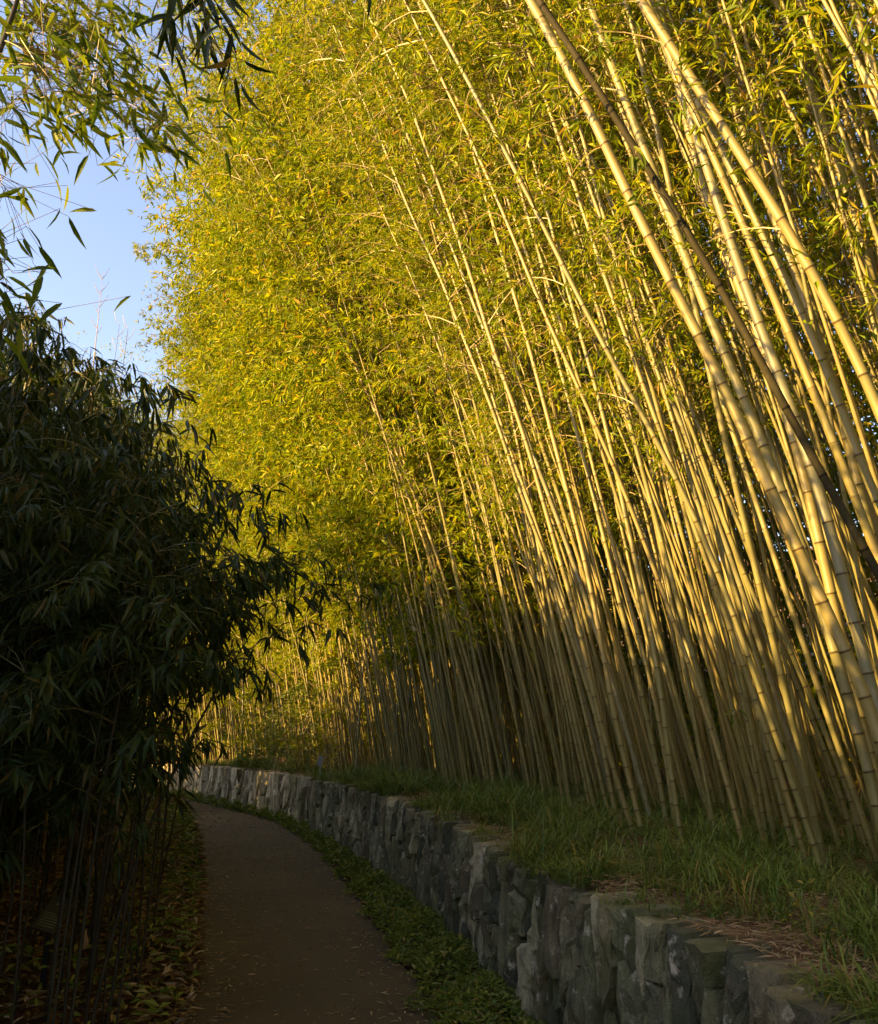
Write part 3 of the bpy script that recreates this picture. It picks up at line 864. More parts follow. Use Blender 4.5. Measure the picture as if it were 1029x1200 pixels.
mb = MB()
def grass_band(n, s0, s1, t0, t1, L, W, pw=1.0, mask=True):
    # tufts: a few blades from one crown
    m = n // 14
    s_ = rng.uniform(s0, s1, m); t_ = t0 + (t1 - t0) * rng.random(m) ** pw
    p = bank_pt(s_, t_)
    if mask:
        keep = rng.random(m) > straw_amount(p) * 1.05
        clump = 0.5 + 0.5 * np.sin(s_ * 3.1 + 1.3 * np.sin(s_ * 1.1)) * np.sin(t_ * 4 + s_ * 2)
        keep &= rng.random(m) < 0.28 + 1.0 * clump ** 1.2
        p = p[keep]
    m = len(p)
    p = np.repeat(p, 14, 0); k = len(p)
    p[:, :2] += rng.normal(size=(k, 2)) * 0.025; p[:, 2] -= 0.02
    cl = clump[keep] if mask else np.full(m, .6)
    size = np.repeat(rng.uniform(.55, 1.3, m) * (.55 + .85 * cl), 14)
    tone = np.repeat(np.clip(rng.normal(.42, .3, m), 0, .98), 14)
    blades(mb, p, rng.uniform(0, 6.283, k), rng.uniform(*L, k) * size, W * rng.uniform(.7, 1.3, k), rng.uniform(.35, 1.5, k),
           np.clip(tone * .75 + rng.random(k) * .25, 0, 1))
grass_band(30000, S_NEAR - 1, S_NEAR + 6, 0.02, 2.6, (0.13, 0.33), 0.0065, 1.4)
grass_band(26000, S_NEAR + 5, S_NEAR + 15, 0.02, 2.0, (0.15, 0.36), 0.0085, 1.4)
grass_band(16000, S_NEAR + 15, S_END, 0.2, 2.0, (0.2, 0.38), 0.011, 1.0)
grass_band(9000, S_NEAR, S_NEAR + 16, 2.0, 4.5, (0.15, 0.35), 0.010, 1.0, False)
g = build('grass', mb, M_grass, kind='stuff')
tag(g, 'long dark green grass tufts along the top of the stone wall', 'grass')

mb = MB()
for n, s0, s1, t0, t1 in ((9000, S_NEAR - .5, S_NEAR + 6, .02, 1.3), (6000, S_NEAR + 6, S_NEAR + 14, .02, 1.2), (5000, S_NEAR + 14, S_END, .02, 1.5)):
    s_ = rng.uniform(s0, s1, n); t_ = rng.uniform(t0, t1, n)
    p = bank_pt(s_, np.maximum(t_, .1)); p[:, 2] += rng.uniform(0, .03, n)
    keep = rng.random(n) < 0.25 + straw_amount(p) * 1.2
    p = p[keep]; k = len(p); a = rng.uniform(0, 6.283, k)
    D = np.stack([np.cos(a), np.sin(a), rng.normal(size=k) * .15], 1)
    big = 1.0 if s0 < S_NEAR + 10 else 1.8
    leaves2(mb, p, D, norm(rng.normal(size=(k, 3)) * .35 + [0, 0, 1]), rng.uniform(.04, .10, k) * big, rng.uniform(.004, .010, k) * big, rng.random(k))
g = build('dry_straw', mb, M_straw, kind='stuff')
tag(g, 'pale dry bamboo leaves lying in patches on top of the wall', 'dry leaves')

mb = MB(); gb = MB()
for n, y0, y1, sz in ((16000, 1.5, 9, 1.0), (13000, 9, 18, 1.25), (9000, 18, 31, 1.8)):
    sA, sB = wall_s_of((1.0, y0)), wall_s_of((np.interp(y1, WP[:, 1], WP[:, 0]), y1))
    s_ = rng.uniform(sA, sB, n)
    wp, wn = wall_at(s_)
    # width of the strip: out to the asphalt edge
    dmin = np.array([np.min(np.linalg.norm(PRr - q, axis=1)) for q in wp[::40]])
    wid = np.interp(s_, np.sort(s_[::40]), dmin[np.argsort(s_[::40])]) * (1 + .22 * np.sin(s_ * 2.9) * np.sin(s_ * 7.3)) + 0.08
    f = rng.random(n)
    f *= .88
    mound = 0.13 * np.sin(np.pi * np.clip(f * .9 + .08, 0, 1)) * (0.7 + 0.5 * np.sin(s_ * 5 + f * 6))
    p = np.concatenate([wp + wn * (0.03 + f * wid)[:, None], (rng.random(n) ** .6 * (mound + 0.02) * (1 if sz < 1.5 else 1.4))[:, None]], 1)
    keep = rng.random(n) < .25 + .95 * (.5 + .5 * np.sin(s_ * 4.7 + 2 * np.sin(f * 9)) * np.sin(s_ * 1.9 + f * 7))
    p = p[keep]; n = len(p)
    a = rng.uniform(0, 6.283, n)
    D = np.stack([np.cos(a), np.sin(a), rng.uniform(-.2, .8, n)], 1)
    leaves2(mb, p, D, norm(rng.normal(size=(n, 3)) * .5 + [0, 0, 1]), rng.uniform(.03, .075, n) * sz, rng.uniform(.012, .028, n) * sz, rng.random(n))
    k = n // 5
    blades(gb, p[:k] * np.array([1, 1, .3]), rng.uniform(0, 6.283, k), rng.uniform(.06, .16, k) * sz, np.full(k, .006) * sz, rng.uniform(.3, 1, k), rng.random(k))
g = build('ground_cover', mb, M_cover, kind='stuff'); tag(g, 'low leafy green ground cover between the asphalt path and the stone wall', 'ground cover')
g = build('verge_grass', gb, M_grass, kind='stuff'); tag(g, 'short grass blades among the ground cover at the wall foot', 'grass')

# litter on the path and under the left plants
mb = MB()
n = 5200
y = rng.uniform(4, 30, n); f = rng.random(n)
edge = rng.random(n) < .45
f = np.where(edge, np.where(rng.random(n) < .5, rng.random(n) ** 2 * .25 - .04, 1.04 - rng.random(n) ** 2 * .2), f)
x = left_edge_x(y) * (1 - f) + right_edge_x(y) * f
a = rng.uniform(0, 6.283, n)
leaves2(mb, np.stack([x, y, np.full(n, .018)], 1), np.stack([np.cos(a), np.sin(a), rng.normal(size=n) * .05], 1), norm(rng.normal(size=(n, 3)) * .2 + [0, 0, 1]),
        rng.uniform(.015, .07, n) * (1 + y / 30), rng.uniform(.004, .012, n) * (1 + y / 30), rng.random(n))
g = build('path_litter', mb, M_straw, kind='stuff'); tag(g, 'scattered tiny dry leaf bits over the dark asphalt path', 'leaf litter')
mb = MB(); n = 26000
y = rng.uniform(3.5, 26, n) ; x = left_edge_x(y) - 0.02 - 7 * rng.random(n) ** 1.8
a = rng.uniform(0, 6.283, n)
sz = 1 + y / 18
leaves2(mb, np.stack([x, y, rng.uniform(.0, .07, n)], 1), np.stack([np.cos(a), np.sin(a), rng.normal(size=n) * .3], 1), norm(rng.normal(size=(n, 3)) * .5 + [0, 0, 1]),
        rng.uniform(.04, .12, n) * sz, rng.uniform(.010, .028, n) * sz, rng.random(n))
g = build('leaf_litter', mb, M_litter, kind='stuff'); tag(g, 'orange-brown fallen leaves covering the soil under the dark left bamboo', 'leaf litter')
for u, v, L, label in ((255, 1184, .10, 'large pale fallen leaf on the path near its lower left edge'), (232, 1133, .11, 'pale fallen leaf at the left edge of the path beside the dark plants'),
                       (262, 1182, .05, 'small curled leaf lying against the large pale fallen leaf'), (333, 1125, .05, 'small light leaf lying alone in the middle of the near path'),
                       (372, 1070, .06, 'thin tan leaf near the right side of the path'), (265, 968, .10, 'long tan leaf lying across the far path'), (264, 1026, .09, 'dark leaf lying across the path at its faint cross line')):
    p = at_h(u, v, .02)
    mb = MB(); a = random.uniform(0, 6.28)
    leaves6(mb, np.zeros((1, 3)), np.array([[math.cos(a), math.sin(a), .12]]), np.array([[.2, .1, 1.0]]), [L], [L * .38], np.array([.93]))
    o = build('fallen_leaf', mb, M_litter); o.location = p; tag(o, label, 'leaf')

# ------------------------------------------------------------------ the dark bamboo on the left
def sil_elev(u):                     # how high the dark mass stands at each bearing
    return math.radians(np.interp(u, [-300, 0, 60, 110, 160, 200, 240, 270, 310, 350], [29, 25.8, 23.6, 21.0, 18.6, 17.0, 15.2, 13.8, 12.2, 11.0]))

G2 = 'dark bamboo left of the path'
left_spots = []
for _ in range(6000):
    if len(left_spots) >= 125: break
    Yp = random.uniform(4.4, 13.5); u = random.uniform(-330, 145)
    X_ = (u - 514.5) / F * (Yp * math.cos(PITCH) - EYE * math.sin(PITCH) * .7)
    if X_ > left_edge_x(Yp) - 0.22 or (Yp > 8 and u > 95): continue
    if any(math.hypot(X_ - a, Yp - b) < 0.16 for a, b, *_ in left_spots): continue
    left_spots.append((X_, Yp, u))
left_spots.sort(key=lambda q: q[1])
LPROTO = []
for kx in range(10):
    H = 4.6; a = random.uniform(-.02, .05); b = random.uniform(.006, .03) if kx < 8 else .055
    crv = lambda h, a=a, b=b: np.stack([a * h + b * h * h, 0.02 * np.sin(h * 1.5), h], 1)
    mb = MB(); culm_tube(mb, crv, H, random.uniform(.007, .015), 6, False, i1=.22)
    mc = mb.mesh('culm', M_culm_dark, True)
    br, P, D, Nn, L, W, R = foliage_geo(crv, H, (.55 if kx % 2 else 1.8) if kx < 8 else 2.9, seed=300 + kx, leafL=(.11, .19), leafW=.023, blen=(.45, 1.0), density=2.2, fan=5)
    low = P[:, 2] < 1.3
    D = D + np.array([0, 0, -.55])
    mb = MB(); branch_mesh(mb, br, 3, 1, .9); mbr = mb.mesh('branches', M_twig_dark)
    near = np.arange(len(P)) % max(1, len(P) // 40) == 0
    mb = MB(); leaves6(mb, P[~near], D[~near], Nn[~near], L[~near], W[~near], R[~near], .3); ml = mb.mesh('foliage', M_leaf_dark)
    LPROTO.append((mc, mbr, ml, (P[near], D[near], Nn[near], L[near], W[near], R[near])))
leaf_mesh = []
for q in range(6):
    mb = MB(); leaves6(mb, np.zeros((1, 3)), np.array([[1.0, 0, 0]]), np.array([[0, 0, 1.0]]), [0.15], [.021], np.array([q / 6]), .22 + .03 * q)
    leaf_mesh.append(mb.mesh('leaf', M_leaf_dark))
def put_leaf(parent, p, d, n, L):
    o = link('leaf', random.choice(leaf_mesh), parent)
    d = Vector(d).normalized(); s_ = d.cross(Vector(n)).normalized(); u_ = s_.cross(d)
    from mathutils import Matrix
    R = Matrix((d, -s_, u_)).transposed().to_euler()
    o.location = [float(q) for q in p]; o.rotation_euler = R; k = L / .15; o.scale = (k, k, k)
    return o
L_LAB = [('dark thin culm with drooping leaves in the nearest rows left of the path', 0, 6.6), ('dark leafy culm in the middle rows left of the path', 6.6, 9.4),
         ('dark slender culm in the back rows by the path bend', 9.4, 99)]
arching = [(at_h(u, 1000, 0)[0] / at_h(u, 1000, 0)[1] * Y_, Y_, u) for u, Y_ in ((122, 5.2), (112, 6.2), (136, 6.8))]
left_spots = sorted(left_spots + [(a, b, c + 1000) for a, b, c in arching], key=lambda q: q[1])
DARK = []
for kx, (X_, Yp, u) in enumerate(left_spots):
    arch = u > 900; u = u - 1000 if arch else u
    mc, mbr, ml, nl = LPROTO[8 + kx % 2 if arch else (kx % 4) * 2 if (Yp < 7.2 and u > -40) or u > 55 else kx % 8]
    lab = next(l for l, a, b in L_LAB if a <= Yp < b)
    t = thing('dark_bamboo', lab, 'bamboo', (X_, Yp, -.02), G2)
    DARK.append((Yp, X_, t))
    dep = math.hypot(Yp, 0)
    uu = min(u + (120 if arch else 45), 350)
    Ht = EYE + Yp * math.tan(sil_elev(uu)) * random.choice([.74, .82, .9, .95, 1.0, 1.07]) * (.98 if arch else 1)
    k = Ht / 4.75
    t.scale = (max(.8, min(1.1, k)),) * 2 + (k,)
    t.rotation_euler = (0, 0, random.gauss(0, .35 if arch else .7))
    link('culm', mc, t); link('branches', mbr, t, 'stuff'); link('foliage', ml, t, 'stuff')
    if kx < 12:
        for p, d, n_, L in zip(*nl[:4]): put_leaf(t, p, d, n_, L)

rows = ['front row by the camera', 'second row', 'third row', 'fourth row', 'fifth row', 'sixth row', 'rearmost row by the path bend']
DARK.sort(key=lambda q: q[0])
per = math.ceil(len(DARK) / len(rows))
for kk, rw in enumerate(rows):
    for q, (_y, _x, t) in enumerate(sorted(DARK[kk * per:(kk + 1) * per], key=lambda q: -(q[1] / q[0]))):
        t['label'] = ('first ' if q == 0 else ordinal(q)) + 'dark leafy culm from the path in the ' + rw

# bare canes between the leafy plants and the path
CANES = []
for kx in range(17):
    Yp = 5.6 + 5.2 * (kx / 16) + random.uniform(-.15, .15); u = random.uniform(96, 196)
    p0 = at_y(u, 900, Yp); X_ = min(p0[0], left_edge_x(Yp) - .16)
    Ht = random.uniform(2.1, 3.0); lean = random.uniform(-.26, .14)
    crv = lambda h, lean=lean: np.stack([lean * h + .03 * np.sin(h * 1.4), .02 * np.sin(h * 2), h], 1)
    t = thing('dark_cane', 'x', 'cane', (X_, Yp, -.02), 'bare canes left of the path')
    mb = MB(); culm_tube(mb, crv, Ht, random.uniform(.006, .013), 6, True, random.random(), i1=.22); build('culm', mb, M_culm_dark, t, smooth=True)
    mb = MB()
    for z in np.arange(.7, Ht - .2, .45):
        a = random.uniform(0, 6.28); b_ = crv(np.array([z]))[0]; e = b_ + np.array([math.cos(a), math.sin(a), .9]) * random.uniform(.12, .3)
        tube(mb, np.array([b_, (b_ + e) / 2, e]), .002, 3, .3)
    build('twigs', mb, M_twig_dark, t, 'stuff')
    for z in np.arange(.9, Ht, .5):
        b_ = crv(np.array([z]))[0]
        put_leaf(t, b_ + rng.normal(size=3) * .03, rng.normal(size=3) * .7 + [0, 0, -.5], rng.normal(size=3) * .5 + [0, 0, .8], random.uniform(.09, .15))
    CANES.append((Yp, t))
for q, (_y, t) in enumerate(sorted(CANES, key=lambda c: c[0])):
    t['label'] = ('nearest' if q == 0 else ordinal(q).strip() + ' nearest') + ' of the thin bare dark canes along the left path edge'

# the thicket that goes on to the left and behind, where the low sun is cut off
cm, lm = MB(), MB()
def shade_grove(n, x0, x1, y0, y1, hfun, leaves=1000, lw=.085):
    for _ in range(n):
        X_, Y_ = random.uniform(x0, x1), random.uniform(y0, y1)
        H = hfun(X_, Y_) * random.uniform(.72, 1.05); a = random.uniform(0, 6.28)
        h = np.linspace(0, H, 9)
        dx, dy = math.cos(a) * .05, math.sin(a) * .05
        pts = np.stack([X_ + dx * h, Y_ + dy * h, h - .03], 1)
        tube(cm, pts, .022 * np.linspace(1, .25, 9), 5, random.random(), cap=False)
        hh = rng.uniform(.25, H, leaves)
        rr = .75 * np.sqrt(rng.random(leaves)); aa = rng.uniform(0, 6.283, leaves)
        P = np.stack([X_ + dx * hh + rr * np.cos(aa), Y_ + dy * hh + rr * np.sin(aa), hh + rng.normal(size=leaves) * .1], 1)
        D = np.stack([np.cos(aa), np.sin(aa), rng.uniform(-1, .1, leaves)], 1) + rng.normal(size=(leaves, 3)) * .4
        leaves2(lm, P, D, norm(rng.normal(size=(leaves, 3)) * .6 + [0, 0, 1]), rng.uniform(.2, .34, leaves), np.full(leaves, lw), rng.random(leaves))
shade_grove(185, -10.5, -6.2, -7, 16, lambda x, y: 6.05 - max(0, y - 8) * .05)
shade_grove(80, -16, -9.0, 12, 25, lambda x, y: 5.5)
shade_grove(90, -25, -16, 19, 29, lambda x, y: 4.4)
shade_grove(80, -6.2, -3.2, -6, 2.6, lambda x, y: 4.5)
cm2, lm2 = cm, lm
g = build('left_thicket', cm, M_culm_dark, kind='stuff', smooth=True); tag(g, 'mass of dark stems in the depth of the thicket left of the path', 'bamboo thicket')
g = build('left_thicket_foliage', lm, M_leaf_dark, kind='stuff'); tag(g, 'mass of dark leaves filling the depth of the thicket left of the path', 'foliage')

# undergrowth along the left edge of the path
mb = MB(); n = 3600
y = rng.uniform(5.5, 24, n); off = .05 + 1.3 * rng.random(n) ** 1.6
x = left_edge_x(y) - off
clump = (np.sin(y * 2.7) * np.sin(x * 3.1 + y) + 1) / 2
keep = rng.random(n) < clump + .1
x, y = x[keep], y[keep]; n = len(x)
P = np.stack([x, y, rng.random(n) ** .8 * (.06 + .28 * clump[keep])], 1)
a = rng.uniform(0, 6.283, n)
leaves2(mb, P, np.stack([np.cos(a), np.sin(a), rng.uniform(-.3, .5, n)], 1), norm(rng.normal(size=(n, 3)) * .5 + [0, 0, 1]), rng.uniform(.05, .11, n) * (1 + y / 25), rng.uniform(.018, .035, n) * (1 + y / 25), rng.random(n))
g = build('undergrowth', mb, M_cover, kind='stuff'); tag(g, 'patchy low green undergrowth along the left edge of the path', 'undergrowth')

# ------------------------------------------------------------------ overhanging bamboo at top left
def spray(t, base, targets, nleaf, L, twig_r, parts_max, matd=M_twig_dark, lm_=None, droop=.8, spread=.09):
    """twigs from a common stem to each target, leaves hanging from the last third of each"""
    left = parts_max
    tw = MB(); fo = MB(); fp = []
    for st, tg in targets:
        st, tg = np.asarray(st) - base, np.asarray(tg) - base
        mid = (st + tg) / 2 + np.array([0, 0, .12 * np.linalg.norm(tg - st)])
        tt = np.linspace(0, 1, 9)[:, None]
        pts = st * (1 - tt) ** 2 + 2 * mid * tt * (1 - tt) + tg * tt ** 2
        tube(tw, pts, twig_r * np.linspace(1, .4, 9), 5, random.random(), cap=False)
        ax = norm(tg - st)
        for q in range(nleaf):
            f = 0.35 + .65 * (q + random.random()) / nleaf
            p = np.array([np.interp(f, tt[:, 0], pts[:, i]) for i in range(3)]) + rng.normal(size=3) * spread * np.array([1, 1, .8])
            d = ax * .45 + rng.normal(size=3) * .55 + np.array([.12, 0, -droop])
            nn = rng.normal(size=3) * .9 + np.array([0, -.5, .5])
            l = random.uniform(*L)
            if left > 0:
                o = put_leaf(t, p, d, nn, l); left -= 1
                if lm_ is not None: o.data = random.choice(lm_)
            else: fp.append((p, d, nn, l))
            if True:
                c = np.array([np.interp(f, tt[:, 0], pts[:, i]) for i in range(3)])
                tube(tw, np.array([c, (c + p) / 2, p]), twig_r * .35, 3, random.random(), cap=False)
    build('twigs', tw, matd, t)
    if fp:
        P, D, Nn = (np.array([q[i] for q in fp]) for i in range(3)); Ls = np.array([q[3] for q in fp])
        leaves6(fo, P, D, Nn, Ls, Ls * .185, rng.random(len(fp)), .22)
        build('foliage', fo, M_leaf_over if lm_ is not None else M_leaf_dark, t, 'stuff')

M_leaf_over = leaf_mat('overhang_leaf', [(0, (0.05, 0.09, 0.010)), (0.5, (0.12, 0.17, 0.012)), (0.9, (0.20, 0.23, 0.012)), (1, (0.05, 0.09, 0.010))], 0.48, spec=0.12)
leaf_over = []
for q in range(6):
    mb = MB(); leaves6(mb, np.zeros((1, 3)), np.array([[1.0, 0, 0]]), np.array([[0, 0, 1.0]]), [0.15], [.028], np.array([q / 6]), .18 + .03 * q)
    leaf_over.append(mb.mesh('leaf', M_leaf_over))
base = np.array([-2.55, 2.55, 0.0])
t = thing('overhanging_bamboo', 'leaning bamboo at top left whose sunlit leafy branches hang over the path', 'bamboo', base)
pp = [base, np.array([-2.45, 2.75, 1.6]), at_y(-130, 420, 3.0), at_y(-40, 190, 3.1), at_y(4, 40, 3.2), at_y(30, -120, 3.3), at_y(60, -300, 3.4)]
zz = [p[2] for p in pp]
cx, cy = np.polyfit(zz, [p[0] for p in pp], 3), np.polyfit(zz, [p[1] for p in pp], 2)
ocrv = lambda h: np.stack([np.polyval(cx, h), np.polyval(cy, h), np.asarray(h, float)], 1) - base
mb = MB(); culm_tube(mb, ocrv, zz[-1], .020, 9, True, .3); build('culm', mb, M_culm_dark, t, smooth=True)
def st(v_, Y=3.15): return ocrv(np.array([at_y(0, v_, Y)[2]]))[0] + base
tg = []
for u, v, Y, fv in ((70, 40, 3.4, -20), (130, 30, 3.7, -40), (165, 75, 3.9, 0), (215, 150, 4.0, 40), (175, 165, 3.7, 60), (110, 120, 3.3, 60), (60, 95, 3.0, 40), (20, 130, 3.2, 110), (185, 115, 4.1, 20), (15, 320, 3.1, 250), (10, 225, 3.4, 180),
                    (90, 70, 3.8, 0), (150, 125, 4.2, 40), (30, 30, 3.5, -30), (205, 185, 4.3, 60), (140, 10, 4.2, -60), (85, 5, 4.0, -60), (10, 375, 3.4, 300), (225, 170, 4.4, 60)):
    tg.append((st(fv), at_y(u, v, Y)))
spray(t, base, tg, 44, (.09, .16), .0035, 295, M_twig, leaf_over, .5, .14)

# dark spray that hangs nearer, at the top
b0 = at_y(150, -170, 2.0)
t = thing('bamboo_spray', 'dark silhouetted spray of long leaves hanging against the sky at the top', 'leaf spray', b0)
tg = [(b0, at_y(222, 40, 2.0)), (at_y(190, -60, 2.0), at_y(284, 45, 2.0)), (at_y(215, -30, 2.0), at_y(270, 95, 2.05)), (at_y(200, -30, 2.0), at_y(200, 55, 2.05)), (at_y(190, -60, 2.0), at_y(250, 60, 1.95))]
spray(t, b0, tg, 12, (.09, .14), .003, 60, M_twig_dark, None, 1.0, .022)
b0 = at_y(425, -90, 2.4)
t = thing('bamboo_spray', 'single dark leaf hanging alone into the top edge of the view', 'leaf spray', b0)
tw = MB(); e0 = at_y(434, -14, 2.4) - b0
tube(tw, np.array([[0, 0, 0], e0 * .5, e0]), .0015, 4, .3); build('twigs', tw, M_twig_dark, t)
put_leaf(t, e0, (0.0, 0, -1), (.3, -1, .2), .10); put_leaf(t, e0 * .8, (-.5, .2, -.8), (.3, -1, .2), .08)

# leafy sprigs growing from front culms (parts of those culms)
def sprig(host, u, v, n, L, dark=True, Y=None):
    t, base, curve = HAND[host]
    Y = Y or base[1] - 0.05
    p = at_y(u, v, Y) - base
    zz_ = p[2] + .05
    root = curve(np.array([max(zz_, .1)]))[0] - base
    tw = MB(); tube(tw, np.array([root, (root + p) / 2 + [0, 0, .03], p]), .0022, 4, .4)
    o = build('sprig', tw, M_twig, t)
    for q in range(n):
        d = rng.normal(size=3) * .55 + np.array([0, 0, -.5])
        lf = put_leaf(o, p + rng.normal(size=3) * .02, d, rng.normal(size=3) * .5 + [0, -.6, .5], L * random.uniform(.7, 1.15))
        lf.data = random.choice(leaf_over); k_ = lf.scale[0] * .78; lf.scale = [k_, k_ * 1.05, k_]
for host, u, v, n, L in ((6, 832, 648, 5, .20), (6, 826, 662, 3, .22), (8, 868, 828, 6, .14), (10, 925, 800, 5, .15), (9, 915, 870, 4, .12), (2, 860, 835, 5, .14), (25, 752, 230, 6, .12),
                         (25, 745, 180, 6, .12), (18, 800, 120, 7, .13), (18, 815, 195, 5, .13), (21, 930, 60, 12, .12), (21, 940, 75, 12, .12), (22, 985, 95, 8, .14), (22, 1000, 150, 8, .14),
                         (21, 960, 190, 6, .13), (28, 615, 350, 5, .18), (27, 690, 490, 4, .12), (7, 722, 610, 5, .13), (28, 690, 520, 4, .13), (27, 565, 90, 5, .14), (26, 590, 45, 6, .14),
                         (30, 440, 170, 5, .13), (25, 690, 60, 6, .12), (33, 745, 480, 4, .12)):
    sprig(host, u, v, n, L)

# dark leafy clump hanging in mid grove
for host, u, v in ((31, 628, 690), (31, 640, 720), (31, 612, 705), (31, 650, 745), (35, 600, 700), (31, 625, 760)):
    sprig(host, u, v, 9, .15)

# ------------------------------------------------------------------ small things
# low plaque on a post
b = at_h(50, 1160, 0.0)
t = thing('plaque_stand', 'small tilted olive plaque on a dark post among the left plants', 'sign', b)
mb = MB()
hp = 0.42
def box(mb, x0, x1, y0, y1, z0, z1, rnd=.5):
    v = [(x, y, z) for z in (z0, z1) for x, y in ((x0, y0), (x1, y0), (x1, y1), (x0, y1))]
    mb.add(v, [(0, 3, 2, 1), (4, 5, 6, 7), (0, 1, 5, 4), (1, 2, 6, 5), (2, 3, 7, 6), (3, 0, 4, 7)], rnd)
box(mb, -.017, .017, -.017, .017, 0, hp); build('post', mb, M_metal, t)
mb = MB(); box(mb, -.095, .095, -.125, .125, 0, .014)
pl = build('plaque', mb, M_plaque, t); pl.location = (.035, -.01, hp + .045); pl.rotation_euler = (math.radians(48), math.radians(8), math.radians(-20))
mb = MB(); 
for x0, x1, y0, y1 in ((-.095, .095, -.125, -.115), (-.095, .095, .115, .125), (-.095, -.085, -.115, .115), (.085, .095, -.115, .115)): box(mb, x0, x1, y0, y1, .0142, .019)
build('rim', mb, M_plaque, pl)
mb = MB()
def worn(y, x0, x1, h):
    x = x0
    while x < x1:
        wd = random.uniform(.006, .02)
        box(mb, x, min(x + wd, x1), y, y + h, .0142, .0152); x += wd + random.uniform(.003, .006)
worn(.060, -.03, .045, .012); worn(.035, .005, .05, .004)
for q in range(6): worn(-.005 - .018 * q, -.07, .075 - (.05 if q == 0 else 0) * 1, .006)
build('worn_print', mb, M_print, pl)

# bare stalk against the sky
b = np.array([at_y(112, 400, 12.0)[0], 12.0, 0.0])
t = thing('bare_stalk', 'tall bare pale bamboo stalk standing against the blue sky', 'stalk', b)
ztop = at_y(112, 318, 12.0)[2]
crv = lambda h: np.stack([.006 * np.sin(h), 0 * h, h], 1)
mb = MB(); culm_tube(mb, crv, ztop, .022, 6, False, .8); build('culm', mb, M_twig, t, smooth=True)
mb = MB()
for z, a, L in ((.985, 0.6, .22), (.985, 2.6, .28), (.96, .2, .2), (.955, 2.9, .22), (.93, .5, .25), (.92, 2.5, .15), (.89, 2.8, .2), (.88, .4, .15)):
    p = np.array([0, 0, ztop * z]); e = p + np.array([math.cos(a) * L * .55, 0, L * .85])
    tube(mb, np.array([p, (p + e) / 2 + [0, 0, -.02], e]), .006 * np.linspace(1, .4, 3), 4, random.random())
build('twigs', mb, M_twig, t)
for u, v, Y, r_, lab in ((150, 385, 9, .008, 'thin bare twig rising beside the dark leaves against the sky'), (140, 380, 9.2, .007, 'thinner bare twig left of its twin above the dark leaves'),
                        (40, 330, 7.5, .008, 'thin dark upright twig above the dark leaves near the left edge')):
    tp = at_y(u, v, Y); b = np.array([tp[0] - .1, Y, 0])
    mb = MB(); h = np.linspace(0, tp[2], 14)
    tube(mb, np.stack([.1 * (h / tp[2]) ** 2, 0 * h, h], 1), r_ * np.linspace(1, .3, 14), 5, .5)
    t = thing('bare_twig', lab, 'twig', b)
    build('stem', mb, M_twig_dark, t)
    mb = MB()
    for q in range(6):
        z = tp[2] * (1 - .025 * q); sg = 1 if q % 2 else -1
        tube(mb, np.array([[.1 * (z / tp[2]) ** 2, 0, z], [.1 + sg * .05, 0, z + .07], [.1 + sg * .07, 0, z + .16]]), .003, 3, .5)
    build('side_twigs', mb, M_twig_dark, t)

# yellow shrub and small tag on the far bank
def shrub(name, label, cat, b, h, r, n, L, W, m, stems=5, sr=.006):
    t = thing(name, label, cat, b)
    mb = MB()
    for q in range(stems):
        a = random.uniform(0, 6.28); e = np.array([math.cos(a) * r * .6, math.sin(a) * r * .6, h * random.uniform(.7, 1)])
        tube(mb, np.array([[0, 0, 0], e * [.3, .3, .55], e]), sr * np.linspace(1, .4, 3) * max(1, h), 4, random.random())
    build('stems', mb, M_twig, t)
    mb = MB(); a = rng.uniform(0, 6.283, n); z = h * (.15 + .85 * rng.random(n)); rr = r * np.sqrt(rng.random(n)) * np.sin(np.pi * np.clip(z / h * .8 + .15, 0, 1))
    P = np.stack([rr * np.cos(a), rr * np.sin(a), z], 1)
    D = np.stack([np.cos(a), np.sin(a), rng.uniform(-.5, .5, n)], 1) + rng.normal(size=(n, 3)) * .3
    leaves2(mb, P, D, norm(rng.normal(size=(n, 3)) * .5 + [0, 0, 1]), L * rng.uniform(.7, 1.3, n), W * rng.uniform(.7, 1.3, n), rng.random(n))
    build('foliage', mb, m, t, 'stuff'); return t
sb = on_top(385, 884, .02)
Yd = min(sb[1], 17.5)
shrub('yellow_shrub', 'small bright yellow-leaved shrub among the far culms', 'shrub', (at_y(384, 870, Yd)[0], Yd, .95), .95, .22, 110, .12, .05, M_yellow)
t = thing('plant_tag', 'small grey tag on a stake beside the yellow shrub', 'tag', (at_y(376, 870, Yd - .4)[0], Yd - .4, .93))
mb = MB(); box(mb, -.008, .008, -.008, .008, 0, .30); build('stake', mb, M_grey, t)
mb = MB(); box(mb, -.05, .05, -.004, .004, -.09, .09); o = build('plate', mb, M_grey, t); o.location = (0, -.013, .33); o.rotation_euler = (.2, .35, 0)
shrub('leafy_bush', 'round green leafy bush at the foot of the far culms', 'bush', (at_y(345, 850, 20)[0], 20.5, .95), 1.9, .8, 900, .12, .045, M_cover)
shrub('leafy_bush', 'low green bush on the far straw left of the round bush', 'bush', (at_y(295, 880, 23)[0], 23, .95), .5, .35, 260, .14, .05, M_cover)
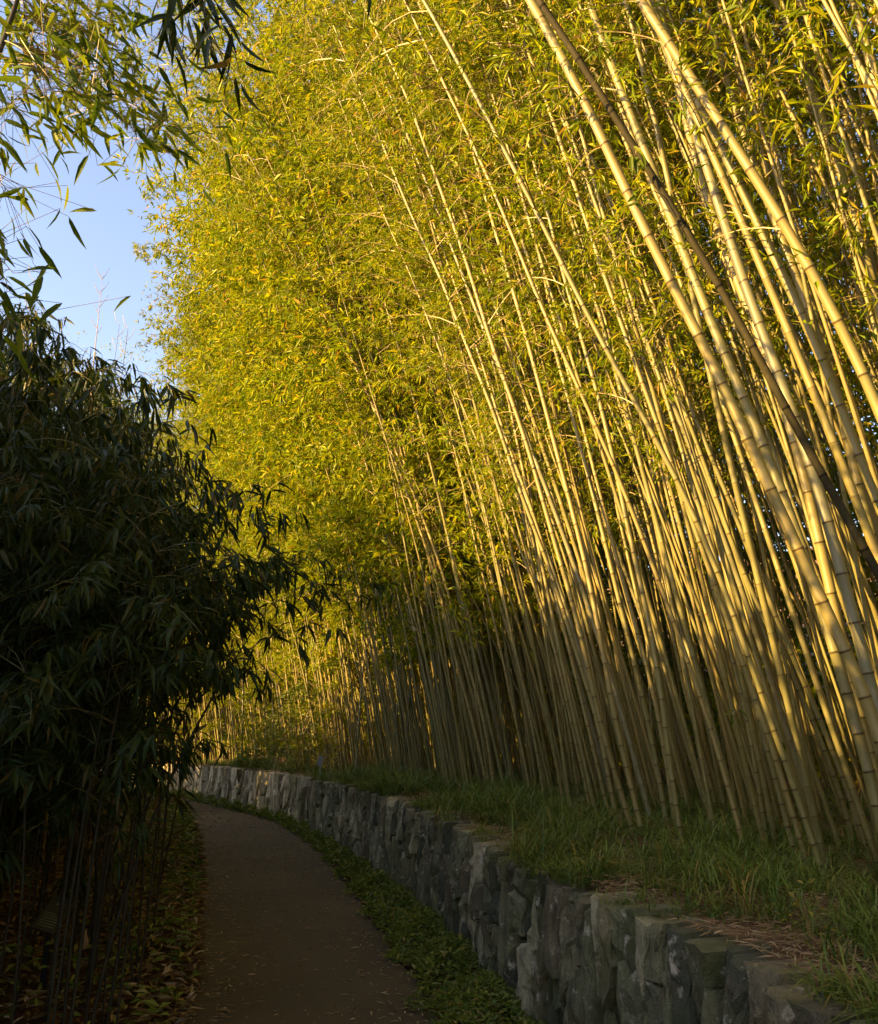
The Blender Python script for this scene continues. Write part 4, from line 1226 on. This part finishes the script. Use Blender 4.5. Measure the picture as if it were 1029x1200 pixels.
shrub('dark_shrub', 'dark green shrub at the path bend beside the left plants', 'shrub', (-8.9, 24.5, 0), 1.7, 1.0, 1100, .16, .06, M_leaf_dark)
shrub('yellow_weed', 'spindly weed with yellow tips in the grass by the lower right straw', 'weed', on_top(952, 1112), .24, .10, 70, .035, .016, M_weed, 6, .0018)
shrub('yellow_weed', 'smaller yellowing weed at the wall edge below the grass at lower right', 'weed', on_top(905, 1098), .12, .05, 26, .03, .012, M_weed, 3, .0018)
shrub('yellow_tuft', 'tuft of yellowed grass hanging over the wall in the middle', 'grass tuft', on_top(690, 1036), .16, .12, 40, .13, .006, M_weed, 2, .001)

# tan culm sheaths still standing among the dark stems
for u, v, Y, h, rot, lab in ((131, 950, 8.0, .34, .35, 'pale tan culm sheath leaning on a dark stem, brightest in the left shade'), (95, 858, 9.5, .40, 0, 'upright tan sheath high among the dark left stems'),
                        (120, 922, 8.6, .26, -.2, 'curled brown sheath above the brightest tan sheath'), (140, 990, 7.6, .22, .1, 'short brown sheath low on a stem below the brightest sheath'),
                        (106, 1015, 7.0, .20, .1, 'small tan sheath behind the olive plaque'), (184, 925, 10.5, .5, .0, 'narrow orange sheath beside the path bend'), (100, 1100, 6.0, .14, .2, 'tan triangular sheath standing in the litter right of the post')):
    p = at_y(u, v, Y)
    mb = MB(); h *= .8; zz_ = np.linspace(-h / 2, h / 2, 7); th = np.linspace(-1.3, 1.3, 5)
    V = np.stack([np.stack([.022 * (1 - .75 * (kz / 6) ** 2) * np.sin(th) + .012 * np.sin(kz * .9), -.022 * np.cos(th) + .01 * (kz / 6) ** 2, np.full(5, z)], 1) for kz, z in enumerate(zz_)], 0)
    i, j = np.meshgrid(np.arange(6), np.arange(4), indexing='ij')
    mb.add(V.reshape(-1, 3), np.stack([i * 5 + j, i * 5 + j + 1, (i + 1) * 5 + j + 1, (i + 1) * 5 + j], -1).reshape(-1, 4))
    o = build('culm_sheath', mb, M_sheath, smooth=True); o.location = p; o.rotation_euler = (0, rot, random.gauss(0, .5)); tag(o, lab, 'sheath')
